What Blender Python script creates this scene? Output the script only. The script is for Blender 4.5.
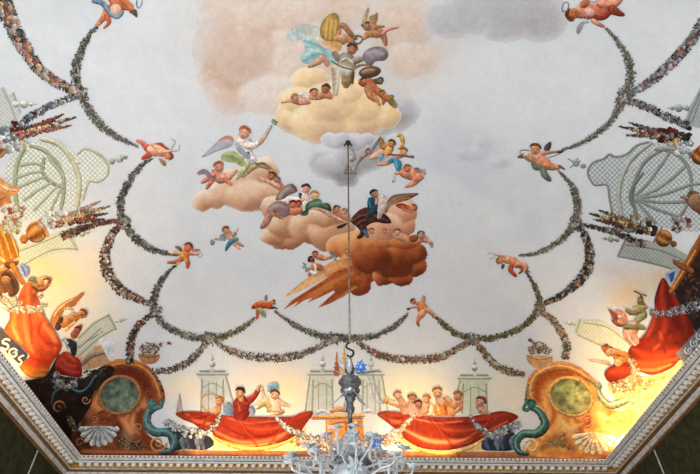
import bpy, bmesh, math, random
import numpy as np
from mathutils import Vector, Matrix
from mathutils.geometry import delaunay_2d_cdt

for o in list(bpy.data.objects):
    bpy.data.objects.remove(o, do_unlink=True)
C = bpy.context.scene.collection
scn = bpy.context.scene
rng = np.random.default_rng(7)
random.seed(7)
PI = math.pi

# ------------------------------------------------------------------ camera
FPX = 545.0; PPX = 340.0; PPY = 237.0
PITCH = math.radians(45.3); ROLL = math.radians(0.45)
CAM = np.array([0.0, 0.0, 1.6])
cam_d = bpy.data.cameras.new('camera'); cam = bpy.data.objects.new('camera', cam_d); C.objects.link(cam)
cam_d.sensor_width = 36.0; cam_d.lens = FPX/700*36
cam_d.shift_x = (350-PPX)/700; cam_d.shift_y = 0
R_ = Matrix.Rotation(PI/2+PITCH, 3, 'X') @ Matrix.Rotation(ROLL, 3, 'Z')
cam.matrix_world = Matrix.Translation(Vector(CAM)) @ R_.to_4x4()
cam_d.clip_start = 0.05; cam_d.clip_end = 100
scn.camera = cam
RM = np.array(R_)

# ------------------------------------------------------------------ room numbers (metres)
LIPZ = CAM[2]+3.89                 # height of the cornice lip
LX0, LX1, LY1 = -4.31, 4.47, 9.03  # inner lip lines: left, right, far
LY0 = -0.75                        # near lip
PROJ = 0.30
WX0, WX1, WY0, WY1 = LX0-PROJ, LX1+PROJ, LY0-PROJ, LY1+PROJ
CX, CY = (WX0+WX1)/2, (WY0+WY1)/2
AX, AY = (WX1-WX0)/2, (WY1-WY0)/2
VZ0 = LIPZ-0.12; VR = 2.55; VP = 2.8   # springing height, rise, squareness of the vault

# ------------------------------------------------------------------ world, lights, exposure
w = bpy.data.worlds.new('world'); scn.world = w; w.use_nodes = True
w.node_tree.nodes['Background'].inputs[0].default_value = (0.62, 0.72, 0.9, 1)
w.node_tree.nodes['Background'].inputs[1].default_value = 0.25
def area(name, loc, aim, sx, sy, power, col):
    l = bpy.data.lights.new(name, 'AREA'); l.shape = 'RECTANGLE'; l.size = sx; l.size_y = sy
    l.energy = power; l.color = col
    o = bpy.data.objects.new(name, l); C.objects.link(o); o.location = loc
    d = Vector(aim)-Vector(loc); o.rotation_euler = d.to_track_quat('-Z', 'Y').to_euler()
    return o
DAY = (0.955, 0.98, 1.0)
area('fill_near', (-0.4, 0.6, 1.4), (0.2, 6.4, 7.2), 5.5, 3.0, 450, DAY)  # added fill inside the room, lifts the vault's centre; no window here
area('daylight_left', (-4.4, 4.3, 2.2), (0.8, 5.4, 7.0), 6.5, 3.0, 285, DAY)
area('daylight_right', (4.5, 3.2, 2.2), (-2.5, 4.6, 7.2), 6.5, 3.0, 12, (0.86, 0.92, 1.0))
# warm strip lamps lying in the trough behind the cornice: (x0,y0)-(x1,y1), watts
WARM = (1.0, 0.66, 0.29)
def strip(p0, p1, power, col=WARM, z=LIPZ-0.035):
    mx, my = (p0[0]+p1[0])/2, (p0[1]+p1[1])/2
    L = math.hypot(p1[0]-p0[0], p1[1]-p0[1])
    l = bpy.data.lights.new('cove_strip_lamp', 'AREA'); l.shape = 'RECTANGLE'; l.size = L; l.size_y = 0.05
    l.energy = power; l.color = col; l.spread = 1.6
    o = bpy.data.objects.new('cove_strip_lamp', l); C.objects.link(o); o.location = (mx, my, z)
    o.rotation_euler = (PI, 0, -math.atan2(p1[1]-p0[1], p1[0]-p0[0]))
FY = LY1+0.12
strip((-2.55, FY), (-0.75, FY), 13)
strip((-0.7, FY), (0.45, FY), 4)
strip((0.75, FY), (1.95, FY), 10.5)
strip((LX1+0.12, 8.95), (LX1+0.12, 6.4), 24)
strip((LX0-0.12, 7.0), (LX0-0.12, 4.6), 19)
scn.view_settings.view_transform = 'Standard'; scn.view_settings.look = 'None'
scn.view_settings.gamma = 1; scn.view_settings.use_curve_mapping = False
scn.view_settings.exposure = 0.0

# ------------------------------------------------------------------ helpers
def s2l(c):
    c = np.asarray(c, float)
    return np.where(c <= 0.04045, c/12.92, ((c+0.055)/1.055)**2.4)
def hexc(h):
    return np.array([int(h[i:i+2], 16)/255 for i in (0, 2, 4)])
def tag(o, label=None, cat=None, group=None, kind=None):
    if label: o['label'] = label
    if cat: o['category'] = cat
    if group: o['group'] = group
    if kind: o['kind'] = kind
    return o
def nodemat(name, base=(.8,.8,.8), rough=.6, spec=.3, metal=0.0, noise=None, bump=0.0):
    m = bpy.data.materials.new(name); m.use_nodes = True
    nt = m.node_tree; b = nt.nodes['Principled BSDF']
    b.inputs['Base Color'].default_value = (*base, 1); b.inputs['Roughness'].default_value = rough
    b.inputs['Specular IOR Level'].default_value = spec; b.inputs['Metallic'].default_value = metal
    if noise:
        sc, c2, lo, hi = noise
        tc = nt.nodes.new('ShaderNodeTexCoord'); n = nt.nodes.new('ShaderNodeTexNoise')
        n.inputs['Scale'].default_value = sc; n.inputs['Detail'].default_value = 6
        r = nt.nodes.new('ShaderNodeValToRGB'); r.color_ramp.elements[0].position = lo; r.color_ramp.elements[1].position = hi
        r.color_ramp.elements[0].color = (*base, 1); r.color_ramp.elements[1].color = (*c2, 1)
        nt.links.new(tc.outputs['Object'], n.inputs['Vector']); nt.links.new(n.outputs['Fac'], r.inputs['Fac'])
        nt.links.new(r.outputs['Color'], b.inputs['Base Color'])
        if bump:
            bp = nt.nodes.new('ShaderNodeBump'); bp.inputs['Strength'].default_value = bump; bp.inputs['Distance'].default_value = 0.01
            nt.links.new(n.outputs['Fac'], bp.inputs['Height']); nt.links.new(bp.outputs['Normal'], b.inputs['Normal'])
    return m
def paintmat(name, mott=0.10, scale=5.0):
    """matt fresco pigment: the painter's colour, mottled by aged plaster"""
    m = bpy.data.materials.new(name); m.use_nodes = True
    nt = m.node_tree; b = nt.nodes['Principled BSDF']
    b.inputs['Roughness'].default_value = 0.95; b.inputs['Specular IOR Level'].default_value = 0.1
    at = nt.nodes.new('ShaderNodeAttribute'); at.attribute_name = 'pigment'
    g = nt.nodes.new('ShaderNodeNewGeometry')
    n1 = nt.nodes.new('ShaderNodeTexNoise'); n1.inputs['Scale'].default_value = scale; n1.inputs['Detail'].default_value = 8; n1.inputs['Roughness'].default_value = 0.7
    nt.links.new(g.outputs['Position'], n1.inputs['Vector'])
    mr = nt.nodes.new('ShaderNodeMapRange'); mr.inputs[1].default_value = 0.3; mr.inputs[2].default_value = 0.7
    mr.inputs[3].default_value = 1-mott; mr.inputs[4].default_value = 1+mott*0.6
    n2 = nt.nodes.new('ShaderNodeTexNoise'); n2.inputs['Scale'].default_value = scale*4.5; n2.inputs['Detail'].default_value = 3
    nt.links.new(g.outputs['Position'], n2.inputs['Vector'])
    av = nt.nodes.new('ShaderNodeMath'); av.operation = 'MULTIPLY_ADD'; av.inputs[1].default_value = .5
    hf = nt.nodes.new('ShaderNodeMath'); hf.operation = 'MULTIPLY'; hf.inputs[1].default_value = .5
    nt.links.new(n1.outputs['Fac'], hf.inputs[0]); nt.links.new(n2.outputs['Fac'], av.inputs[0]); nt.links.new(hf.outputs[0], av.inputs[2])
    nt.links.new(av.outputs[0], mr.inputs[0])
    mx = nt.nodes.new('ShaderNodeVectorMath'); mx.operation = 'SCALE'
    nt.links.new(at.outputs['Color'], mx.inputs[0]); nt.links.new(mr.outputs[0], mx.inputs['Scale'])
    nt.links.new(mx.outputs[0], b.inputs['Base Color'])
    return m
M_SKY = paintmat('painted_sky_plaster', 0.07, 4.0)
M_PAINT = paintmat('fresco_pigment', 0.16, 14.0)

# ------------------------------------------------------------------ vault surface maths
def vault_z(x, y):
    X = np.clip(np.abs((x-CX)/AX), 0, 1); Y = np.clip(np.abs((y-CY)/AY), 0, 1)
    return VZ0 + VR*np.sqrt(np.maximum((1-X**VP)*(1-Y**VP), 0))
def inside(p):
    X = np.abs((p[:,0]-CX)/AX); Y = np.abs((p[:,1]-CY)/AY)
    return (X < 1) & (Y < 1) & (p[:,2] < vault_z(p[:,0], p[:,1]))
def rays(px):
    px = np.asarray(px, float)
    d = np.stack([px[:,0]-PPX, -(px[:,1]-PPY), -np.full(len(px), FPX)], 1)
    d = d @ RM.T
    return d/np.linalg.norm(d, axis=1, keepdims=True)
def normals(p):
    X = (p[:,0]-CX)/AX; Y = (p[:,1]-CY)/AY
    aX = np.minimum(np.abs(X), 1); aY = np.minimum(np.abs(Y), 1)
    gx = VP*aX**(VP-1)*np.sign(X)*(1-aY**VP)/AX
    gy = VP*aY**(VP-1)*np.sign(Y)*(1-aX**VP)/AY
    gz = 2*np.maximum(p[:,2]-VZ0, 0)/VR**2
    n = -np.stack([gx, gy, gz], 1)
    return n/np.maximum(np.linalg.norm(n, axis=1, keepdims=True), 1e-9)
def on_vault(px, off):
    """photo point -> point of the vault it lies on, lifted off the plaster by a paint thickness"""
    d = rays(px); lo = np.zeros(len(d)); hi = np.full(len(d), 14.0)
    for _ in range(36):
        mid = (lo+hi)/2; ins = inside(CAM + d*mid[:,None])
        lo = np.where(ins, mid, lo); hi = np.where(ins, hi, mid)
    p = CAM + d*lo[:,None]
    return p + normals(p)*np.asarray(off).reshape(-1, 1)
def project(p):
    q = (np.asarray(p)-CAM) @ RM
    return np.stack([PPX + q[:,0]/-q[:,2]*FPX, PPY - q[:,1]/-q[:,2]*FPX], 1), -q[:,2]

# smooth value noise for painters' variation
_NT = rng.random((256, 256))
def vnoise(x, y):
    x = np.asarray(x, float); y = np.asarray(y, float)
    xi = np.floor(x).astype(int); yi = np.floor(y).astype(int); fx = x-xi; fy = y-yi
    fx = fx*fx*(3-2*fx); fy = fy*fy*(3-2*fy)
    g = lambda a, b: _NT[a & 255, b & 255]
    return (g(xi,yi)*(1-fx)+g(xi+1,yi)*fx)*(1-fy)+(g(xi,yi+1)*(1-fx)+g(xi+1,yi+1)*fx)*fy
def fbm(x, y, s=1.0, o=4):
    v = 0; a = 0.5; t = 0
    for i in range(o):
        v = v + a*vnoise(np.asarray(x)/s*2**i+17*i, np.asarray(y)/s*2**i+31*i); t += a; a *= 0.55
    return v/t
def sstep(a, b, x):
    t = np.clip((x-a)/(b-a), 0, 1); return t*t*(3-2*t)
def gauss(x, y, cx, cy, rx, ry, rot=0):
    c, s = math.cos(rot), math.sin(rot); u = (x-cx)*c+(y-cy)*s; v = -(x-cx)*s+(y-cy)*c
    return np.exp(-(u/rx)**2-(v/ry)**2)

# colour of the painted sky at a photo point (sRGB)
def sky(x, y):
    x = np.asarray(x, float); y = np.asarray(y, float)
    n = fbm(x, y, 45, 4)[..., None]; n2 = fbm(x+400, y+90, 14, 3)[..., None]
    c = np.array([.838,.845,.850]) + (n-.5)*np.array([.05,.045,.035]) + (n2-.5)*.03
    def mix(c, col, w): return c*(1-w[..., None])+np.array(col)*w[..., None]
    wob = (fbm(x+90, y+700, 40, 4)-.5)*70
    tan = [.80,.70,.63]
    for a, b, rx, ry, rot, col, k in [(250,40,60,46,0,tan,.45),(390,30,60,50,0,tan,.4),(268,92,44,20,0,[.87,.84,.82],.6),(420,62,45,20,-.4,[.80,.73,.68],.5),(390,95,28,12,0,[.85,.76,.66],.3),(232,118,22,10,0,[.82,.76,.73],.3),(500,20,60,18,0,[.70,.69,.70],.4)]:
        c = mix(c, col, gauss(x+wob*.15, y+wob*.2, a, b, rx, ry, rot)*k)
    m = gauss(x, y, 460, 100, 40, 20)*.25; c = mix(c, [.83,.79,.76], m)
    m = gauss(x, y, 470, 150, 50, 26, .5)*.4*(.4+fbm(x, y+12, 18, 4)); c = mix(c, [.70,.72,.77], m)
    m = gauss(x, y, 450, 170, 46, 10, .5)*.35; c = mix(c, [.72,.74,.79], m)
    m = gauss(x, y, 478, 138, 24, 12)*.35*fbm(x, y, 6, 3); c = mix(c, [.80,.77,.72], m)
    m = gauss(x, y, 290, 195, 60, 12, -.5)*.18; c = mix(c, [.74,.77,.83], m)
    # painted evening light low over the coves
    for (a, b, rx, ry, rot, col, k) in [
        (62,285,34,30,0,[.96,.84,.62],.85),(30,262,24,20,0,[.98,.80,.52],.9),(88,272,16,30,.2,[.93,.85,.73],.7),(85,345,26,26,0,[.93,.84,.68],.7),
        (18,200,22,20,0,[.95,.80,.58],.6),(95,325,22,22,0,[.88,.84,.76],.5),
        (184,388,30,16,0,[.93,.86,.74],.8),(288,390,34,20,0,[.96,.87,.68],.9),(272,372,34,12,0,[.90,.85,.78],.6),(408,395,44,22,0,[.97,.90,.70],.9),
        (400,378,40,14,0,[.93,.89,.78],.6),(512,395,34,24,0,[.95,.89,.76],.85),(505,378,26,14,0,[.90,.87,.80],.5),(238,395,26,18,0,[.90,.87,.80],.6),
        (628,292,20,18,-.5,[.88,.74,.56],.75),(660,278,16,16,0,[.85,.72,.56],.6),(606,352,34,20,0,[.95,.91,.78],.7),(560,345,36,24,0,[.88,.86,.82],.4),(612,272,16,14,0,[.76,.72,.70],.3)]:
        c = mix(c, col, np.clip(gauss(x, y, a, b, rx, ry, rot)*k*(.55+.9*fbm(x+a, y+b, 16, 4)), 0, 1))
    return np.clip(c, 0, 1)

# ------------------------------------------------------------------ the setting
def mesh_obj(name, verts, faces, mat, parent=None, smooth=False):
    me = bpy.data.meshes.new(name); me.from_pydata([tuple(map(float, v)) for v in verts], [], [tuple(int(i) for i in f) for f in faces]); me.update()
    if smooth: me.polygons.foreach_set('use_smooth', [True]*len(me.polygons))
    o = bpy.data.objects.new(name, me); C.objects.link(o)
    if mat: me.materials.append(mat)
    if parent: o.parent = parent
    return o
def build_ceiling():
    n = 420
    t = np.sin(np.linspace(-PI/2, PI/2, n+1)*0.999)   # denser towards the springing
    t = .55*t+.45*np.linspace(-1, 1, n+1); t[0] = -1; t[-1] = 1
    X, Y = np.meshgrid(CX+t*AX, CY+t*AY, indexing='ij')
    P = np.stack([X.ravel(), Y.ravel(), vault_z(X, Y).ravel()], 1)
    idx = np.arange((n+1)**2).reshape(n+1, n+1)
    F = np.stack([idx[:-1,:-1], idx[:-1,1:], idx[1:,1:], idx[1:,:-1]], -1).reshape(-1, 4)
    me = bpy.data.meshes.new('ceiling')
    me.from_pydata(P.tolist(), [], F.tolist()); me.update()
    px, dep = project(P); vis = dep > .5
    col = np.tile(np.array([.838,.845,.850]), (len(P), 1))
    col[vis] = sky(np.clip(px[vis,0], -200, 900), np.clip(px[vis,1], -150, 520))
    a = me.color_attributes.new('pigment', 'FLOAT_COLOR', 'POINT')
    a.data.foreach_set('color', np.concatenate([s2l(col), np.ones((len(P), 1))], 1).ravel())
    me.polygons.foreach_set('use_smooth', [True]*len(me.polygons)); me.materials.append(M_SKY)
    o = bpy.data.objects.new('ceiling', me); C.objects.link(o); tag(o, kind='structure', label='coved plaster ceiling painted as a pale sky')
build_ceiling()
M_DAMASK = nodemat('green_damask', (.028,.026,.012), .8, .15, noise=(9, (.05,.046,.02), .4, .62))
M_FLOOR = nodemat('parquet', (.28,.2,.14), .4, .4, noise=(4, (.2,.14,.09), .4, .6))
def slab(name, x0, x1, y0, y1, z0, z1, mat, kind='structure'):
    v = [(x, y, z) for x in (x0, x1) for y in (y0, y1) for z in (z0, z1)]
    f = [(0,1,3,2),(4,6,7,5),(0,4,5,1),(2,3,7,6),(0,2,6,4),(1,5,7,3)]
    o = mesh_obj(name, v, f, mat); tag(o, kind=kind); return o
T = .2; WT = VZ0
slab('floor', WX0-T, WX1+T, WY0-T, WY1+T, -T, 0, M_FLOOR)
tag(slab('wall_left', WX0-T, WX0, WY0-T, WY1+T, 0, WT, M_DAMASK), 'wall hung with dark green damask')
tag(slab('wall_right', WX1, WX1+T, WY0-T, WY1+T, 0, WT, M_DAMASK), 'wall hung with dark green damask')
slab('wall_far', WX0, WX1, WY1, WY1+T, 0, WT, M_DAMASK)
slab('wall_near', WX0, WX1, WY0-T, WY0, 0, WT, M_DAMASK)

# cornice: (inward distance from the wall, height over the lip)
M_STONE = nodemat('cornice_grey_paint', (.62,.60,.55), .6, .3, noise=(14, (.33,.30,.26), .45, .75))
M_WHITE = nodemat('cornice_white_paint', (.78,.76,.71), .6, .3, noise=(20, (.5,.48,.44), .45, .8))
M_GOLD = nodemat('aged_gilding', (.52,.27,.06), .45, .5, metal=.35, noise=(25, (.25,.12,.03), .4, .7))
M_BROWN = nodemat('brown_band', (.22,.10,.035), .6, .3, noise=(16, (.10,.05,.02), .4, .7))
M_DARKLINE = nodemat('dark_line', (.05,.05,.055), .7, .2)
SEG = [  # list of (profile points, material)
 ([(.0,-.10),(.10,-.075),(.17,-.05),(.27,-.02),(.285,.0),(.30,.0),(.30,-.012)], M_STONE),     # trough floor, lip top
 ([(.30,-.012),(.296,-.03)], M_BROWN),
 ([(.296,-.03),(.285,-.036),(.275,-.05),(.262,-.062)], M_STONE),
 ([(.262,-.062),(.255,-.072)], M_DARKLINE),
 ([(.255,-.072),(.245,-.082),(.228,-.09),(.222,-.092)], M_WHITE),
 ([(.222,-.092),(.15,-.10),(.138,-.15)], M_GOLD),
 ([(.138,-.15),(.13,-.158),(.115,-.16)], M_STONE),
 ([(.115,-.16),(.10,-.175),(.07,-.185)], M_BROWN),
 ([(.07,-.185),(.068,-.205),(.055,-.215),(.05,-.235),(.035,-.24)], M_STONE),
 ([(.035,-.24),(.03,-.262),(.0,-.27)], M_BROWN)]
def side_frame(side):
    # returns f(s, u, v): s in 0..1 along, u inward, v height; mitred
    def f(s, u, v):
        x0, x1, y0, y1 = WX0+u, WX1-u, WY0+u, WY1-u
        z = LIPZ+v
        return {'far': (x0+(x1-x0)*s, y1, z), 'near': (x0+(x1-x0)*s, y0, z), 'left': (x0, y0+(y1-y0)*s, z), 'right': (x1, y0+(y1-y0)*s, z)}[side]
    return f
def boxpts(fr, side, s0, s1, u0, u1, v0, v1, taper=0.0):
    # box along a side in metric length; s are absolute coordinates along the wall
    def P(s, u, v):
        z = LIPZ+v
        if side in ('far', 'near'): return (s, (WY1-u) if side == 'far' else (WY0+u), z)
        return ((WX0+u) if side == 'left' else (WX1-u), s, z)
    t = taper
    V = [P(s0,u0,v1),P(s1,u0,v1),P(s1,u1,v1),P(s0,u1,v1),P(s0+t,u0+t*0,v0),P(s1-t,u0,v0),P(s1-t,u1-t,v0),P(s0+t,u1-t,v0)]
    return V
BF = [(0,1,2,3),(7,6,5,4),(0,4,5,1),(1,5,6,2),(2,6,7,3),(3,7,4,0)]
for k, side in enumerate(('far', 'left', 'right', 'near')):
    fr = side_frame(side)
    root = bpy.data.objects.new('trim_%d' % (k+1), None); C.objects.link(root)
    tag(root, kind='structure')
    for pts, mat in SEG:
        V = []; F = []
        for i, (u, v) in enumerate(pts):
            V += [fr(0, u, v), fr(1, u, v)]
            if i: F.append((2*i-2, 2*i-1, 2*i+1, 2*i))
        nm = {'cornice_grey_paint':'grey_moulding','cornice_white_paint':'white_moulding','aged_gilding':'gilded_band','brown_band':'brown_band','dark_line':'dark_groove'}[mat.name]
        mesh_obj(nm, V, F, mat, root)
    a0, a1 = (LX0, LX1) if side in ('far', 'near') else (LY0, LY1)
    # bead course on the lip
    V = []; F = []; s = a0+.01
    while s < a1-.03:
        b = len(V); V += boxpts(fr, side, s, s+.042, .285, .314, -.034, -.004, .008); F += [tuple(i+b for i in q) for q in BF]; s += .072
    mesh_obj('bead_course', V, F, M_WHITE, root)
    # modillion course
    V = []; F = []; V2 = []; F2 = []; s = a0-.02
    while s < a1-.02:
        b = len(V); V += boxpts(fr, side, s, s+.072, .135, .218, -.138, -.095, .012); F += [tuple(i+b for i in q) for q in BF]
        b = len(V2); V2 += boxpts(fr, side, s+.022, s+.050, .13, .175, -.156, -.137, .008); F2 += [tuple(i+b for i in q) for q in BF]
        s += .125
    mesh_obj('dentil_course', V, F, M_WHITE, root); mesh_obj('gilded_drops', V2, F2, M_GOLD, root)

# ------------------------------------------------------------------ fresco painter: pigment laid as thin meshes on the vault
OX, OY, KK = 0.0, 0.0, 1.0
def view(ox=0, oy=0, k=1.0):
    global OX, OY, KK
    OX, OY, KK = ox, oy, k
def P2(pts):
    a = np.asarray(pts, float).reshape(-1, 2)
    return a/KK + np.array([OX, OY])
def catmull(p, closed=False, step=2.0):
    p = np.asarray(p, float); n = len(p)
    if n < 3 and not closed:
        m = max(2, int(np.linalg.norm(p[-1]-p[0])/step)+1)
        t = np.linspace(0, 1, m)[:, None]; return p[0]*(1-t)+p[-1]*t
    out = []
    rngi = range(n) if closed else range(n-1)
    for i in rngi:
        if closed: a, b, c, d = p[i-1], p[i], p[(i+1) % n], p[(i+2) % n]
        else: a, b, c, d = p[max(i-1, 0)], p[i], p[i+1], p[min(i+2, n-1)]
        m = max(1, int(math.ceil(np.linalg.norm((c-b)[:2])/step)))
        for j in range(m):
            t = j/m
            out.append(.5*((2*b)+(-a+c)*t+(2*a-5*b+4*c-d)*t*t+(-a+3*b-3*c+d)*t**3))
    if not closed: out.append(p[-1])
    return np.array(out)
def resample(p, step):
    d = np.concatenate([[0], np.cumsum(np.linalg.norm(np.diff(p[:, :2], axis=0), axis=1))])
    m = max(2, int(d[-1]/step)+1); s = np.linspace(0, d[-1], m)
    return np.stack([np.interp(s, d, p[:, i]) for i in range(p.shape[1])], 1), d[-1]
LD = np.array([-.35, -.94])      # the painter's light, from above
STEP = 0.00009
class Part:
    def __init__(s, name, label=None, parent=None):
        s.name, s.label, s.parent = name, label, parent; s.V = []; s.Cc = []; s.Of = []; s.F = []; s.k = 0; s.n = 0; s.sub = []
    def sub_part(s, name, label=None):
        q = Part(name, label, s); s.sub.append(q); q.th = s.th; return q
    def _add(s, v, c, f, off=None):
        v = np.asarray(v, float); c = np.asarray(c, float)
        if c.ndim == 1: c = np.tile(c, (len(v), 1))
        nk = getattr(s, 'nk', 1.0)
        fv = 1+nk*.16*(vnoise(v[:, 0]*.9+5, v[:, 1]*.9)-.5)+nk*.18*(vnoise(v[:, 0]*.35, v[:, 1]*.35+9)-.5)
        hue = (vnoise(v[:, 0]*.6+70, v[:, 1]*.6)-.5)*.05
        c = c*fv[:, None]+np.stack([hue, hue*0, -hue], 1)
        g = c.mean(1, keepdims=True); c = g+(c-g)*.90
        s.V.append(v); s.Cc.append(np.clip(c, 0, 1))
        if off is None:
            s.th.k += 1; off = np.full(len(v), s.th.k*STEP)
        s.Of.append(off); s.F += [tuple(i+s.n for i in q) for q in f]; s.n += len(v)
        return s
    def raw(s, v, c, f): return s._add(v, c, f)
    # brush stroke: ribbon with modelled (light/dark) edges
    def s(s, pts, w, col, sh=.30, edge=.28, c2=None, step=1.3, taper=None):
        p = P2(pts); w = np.atleast_1d(np.asarray(w, float))/KK
        if len(w) == 1: w = np.full(len(p), w[0])
        elif len(w) != len(p): w = np.interp(np.linspace(0, 1, len(p)), np.linspace(0, 1, len(w)), w)
        q = catmull(np.concatenate([p, w[:, None]], 1), False, step); q, L = resample(q, step)
        m = len(q); ph = random.random()*90; q[:, 2] *= 1+.22*(vnoise(np.arange(m)*step*.45+ph, np.full(m, ph))-.5); d = np.gradient(q[:, :2], axis=0); d /= np.maximum(np.linalg.norm(d, axis=1, keepdims=True), 1e-6)
        nr = np.stack([-d[:, 1], d[:, 0]], 1); r = np.abs(q[:, 2])/2
        # round the ends
        e0 = q[0, :2]-d[0]*r[0]*.75; e1 = q[-1, :2]+d[-1]*r[-1]*.75
        cen = np.concatenate([[e0], q[:, :2], [e1]]); nn = np.concatenate([nr[:1], nr, nr[-1:]]); rr = np.concatenate([[r[0]*.45], r, [r[-1]*.45]])
        vv = np.array([-1, -.72, -.3, .1, .5, .8, 1.0]); nv = len(vv)
        V = (cen[:, None, :]+nn[:, None, :]*rr[:, None, None]*vv[None, :, None])
        c = hexc(col); cb = hexc(c2) if c2 else c
        t = np.linspace(0, 1, len(cen))[:, None, None]
        base = c*(1-t)+cb*t
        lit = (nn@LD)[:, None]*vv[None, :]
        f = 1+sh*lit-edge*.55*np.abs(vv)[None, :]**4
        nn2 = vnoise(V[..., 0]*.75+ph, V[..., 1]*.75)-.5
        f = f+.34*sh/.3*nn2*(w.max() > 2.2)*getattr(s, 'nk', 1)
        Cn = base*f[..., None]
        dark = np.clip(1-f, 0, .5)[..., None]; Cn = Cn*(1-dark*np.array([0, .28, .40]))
        idx = np.arange(len(cen)*nv).reshape(len(cen), nv)
        F = np.stack([idx[:-1, :-1], idx[1:, :-1], idx[1:, 1:], idx[:-1, 1:]], -1).reshape(-1, 4)
        return s._add(V.reshape(-1, 2), Cn.reshape(-1, 3), F.tolist())
    # thin line
    def l(s, pts, w, col, step=2.0): return s.s(pts, w, col, 0.05, 0.05, step=step)
    # soft brush mark blended into the paint already laid in this part
    def bl(s, pts, w, col, k=.85):
        p = P2(pts); w = np.atleast_1d(np.asarray(w, float))/KK
        w = np.interp(np.linspace(0, 1, len(p)), np.linspace(0, 1, len(w)), w)
        q, _ = resample(catmull(np.concatenate([p, w[:, None]], 1), False, 1.0), .8); c = hexc(col)
        for i, v in enumerate(s.V):
            d2 = ((v[:, None, :]-q[None, :, :2])**2).sum(2)/np.maximum(q[None, :, 2]*.8, .6)**2
            a = (np.exp(-d2.min(1))*k*(.75+.5*vnoise(v[:, 0]*.7, v[:, 1]*.7)))[:, None].clip(0, 1)
            s.Cc[i] = s.Cc[i]*(1-a)+c*a
        return s
    # modelled oval
    def e(s, cx, cy, rx, ry=None, rot=0, col='ffffff', sh=.30, edge=.2, wob=.0):
        ry = rx if ry is None else ry
        c0 = P2([(cx, cy)])[0]; rx, ry = rx/KK, ry/KK; ra = math.radians(rot)
        na = int(max(10, min(60, max(rx, ry)*3))); nr_ = max(4, int(max(rx, ry)/2.2)); R = [0]+[((i+1)/nr_)**.8 for i in range(nr_)]
        V = [c0]; Q = [(0, 0)]
        for r in R[1:]:
            for i in range(na):
                a = 2*PI*i/na; k = r*(1+wob*math.sin(3*a+c0[0])*.6+wob*math.sin(5*a+c0[1])*.4)
                u, v = rx*k*math.cos(a), ry*k*math.sin(a)
                x, y = u*math.cos(ra)-v*math.sin(ra), u*math.sin(ra)+v*math.cos(ra)
                V.append(c0+np.array([x, y])); Q.append((r*math.cos(a)*math.cos(ra)-r*math.sin(a)*math.sin(ra), r*math.cos(a)*math.sin(ra)+r*math.sin(a)*math.cos(ra)))
        V = np.array(V); Q = np.array(Q); rr = np.linalg.norm(Q, axis=1)
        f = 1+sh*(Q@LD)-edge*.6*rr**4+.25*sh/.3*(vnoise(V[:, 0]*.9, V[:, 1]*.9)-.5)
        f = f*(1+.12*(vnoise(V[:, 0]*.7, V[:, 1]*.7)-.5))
        F = [(0, 1+i, 1+(i+1) % na) for i in range(na)]
        for k in range(len(R)-2):
            b = 1+k*na
            F += [(b+i, b+na+i, b+na+(i+1) % na, b+(i+1) % na) for i in range(na)]
        return s._add(V, hexc(col)*f[:, None], F)
    # filled outline; colour runs from col to c2 along angle g (degrees, image axes)
    def p(s, pts, col, c2=None, g=90, smooth=True, step=2.5, nz=.10, edge=0.0, fn=None, nsc=6):
        o = P2(pts); o = catmull(o, True, step) if smooth else resample(np.concatenate([o, o[:1]]), step)[0][:-1]
        lo, hi = o.min(0), o.max(0); n = len(o)
        xs = np.arange(lo[0]+step*.5, hi[0], step); ys = np.arange(lo[1]+step*.5, hi[1], step*.9)
        G = np.array([(x+(j % 2)*step*.5, y) for j, y in enumerate(ys) for x in xs]).reshape(-1, 2)
        if len(G):
            # inside test and clearance
            x0, y0 = o[:, 0], o[:, 1]; x1, y1 = np.roll(x0, -1), np.roll(y0, -1)
            gx, gy = G[:, :1], G[:, 1:]
            cr = ((y0 > gy) != (y1 > gy)) & (gx < (x1-x0)*(gy-y0)/np.where(y1 == y0, 1e-9, y1-y0)+x0)
            ins = cr.sum(1) % 2 == 1
            dm = np.sqrt(((G[:, None, :]-o[None])**2).sum(2)).min(1)
            G = G[ins & (dm > step*.45)]
        allp = np.concatenate([o, G]) if len(G) else o
        res = delaunay_2d_cdt([Vector((float(a), float(b))) for a, b in allp], [(i, (i+1) % n) for i in range(n)], [list(range(n))], 1, 1e-5)
        V = np.array([tuple(v) for v in res[0]]); F = [tuple(f) for f in res[2]]
        if not len(F): return s
        c = hexc(col); cb = hexc(c2) if c2 else c
        ga = math.radians(g); t = (V-V.min(0)).dot([math.cos(ga), math.sin(ga)]); t = (t-t.min())/max(np.ptp(t), 1e-6)
        col_ = c*(1-t[:, None])+cb*t[:, None]
        f = 1+nz*2*(fbm(V[:, 0]+13, V[:, 1]+77, nsc, 3)-.5)
        if edge:
            dm = np.sqrt(((V[:, None, :]-o[None])**2).sum(2)).min(1); f = f*(1-edge*np.exp(-dm/2.2))
        col_ = col_*f[:, None]
        if fn is not None: col_ = fn(V, col_)
        return s._add(V, col_, F)
    # head with hair, eyes and mouth; up = direction of the crown (degrees, 90 = up in the photo)
    def head(s, cx, cy, r, up=90, skin='dd9a78', hair='5a3520', hk=.5, face=True):
        u = np.array([math.cos(math.radians(up)), -math.sin(math.radians(up))]); v = np.array([-u[1], u[0]])
        c = np.array([cx, cy], float)
        h = s.hair if hasattr(s, 'hair') else s.sub_part('hair'); s.hair = h
        s.e(cx, cy, r*.92, r*.84, -up, skin, .25, .22)
        hp = [c+u*r*a+v*r*b for a, b in ((.25,1.0),(.75,.85),(1.15,.3),(1.15,-.35),(.75,-.9),(.1,-1.0),(.35,-.6),(.62-.0*hk,-.1),(.5,.4))]
        h.p([q_+np.array([random.uniform(-.1,.1), random.uniform(-.1,.1)])*r for q_ in hp], hair, step=.7, nz=.6, nsc=1.2)
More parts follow.
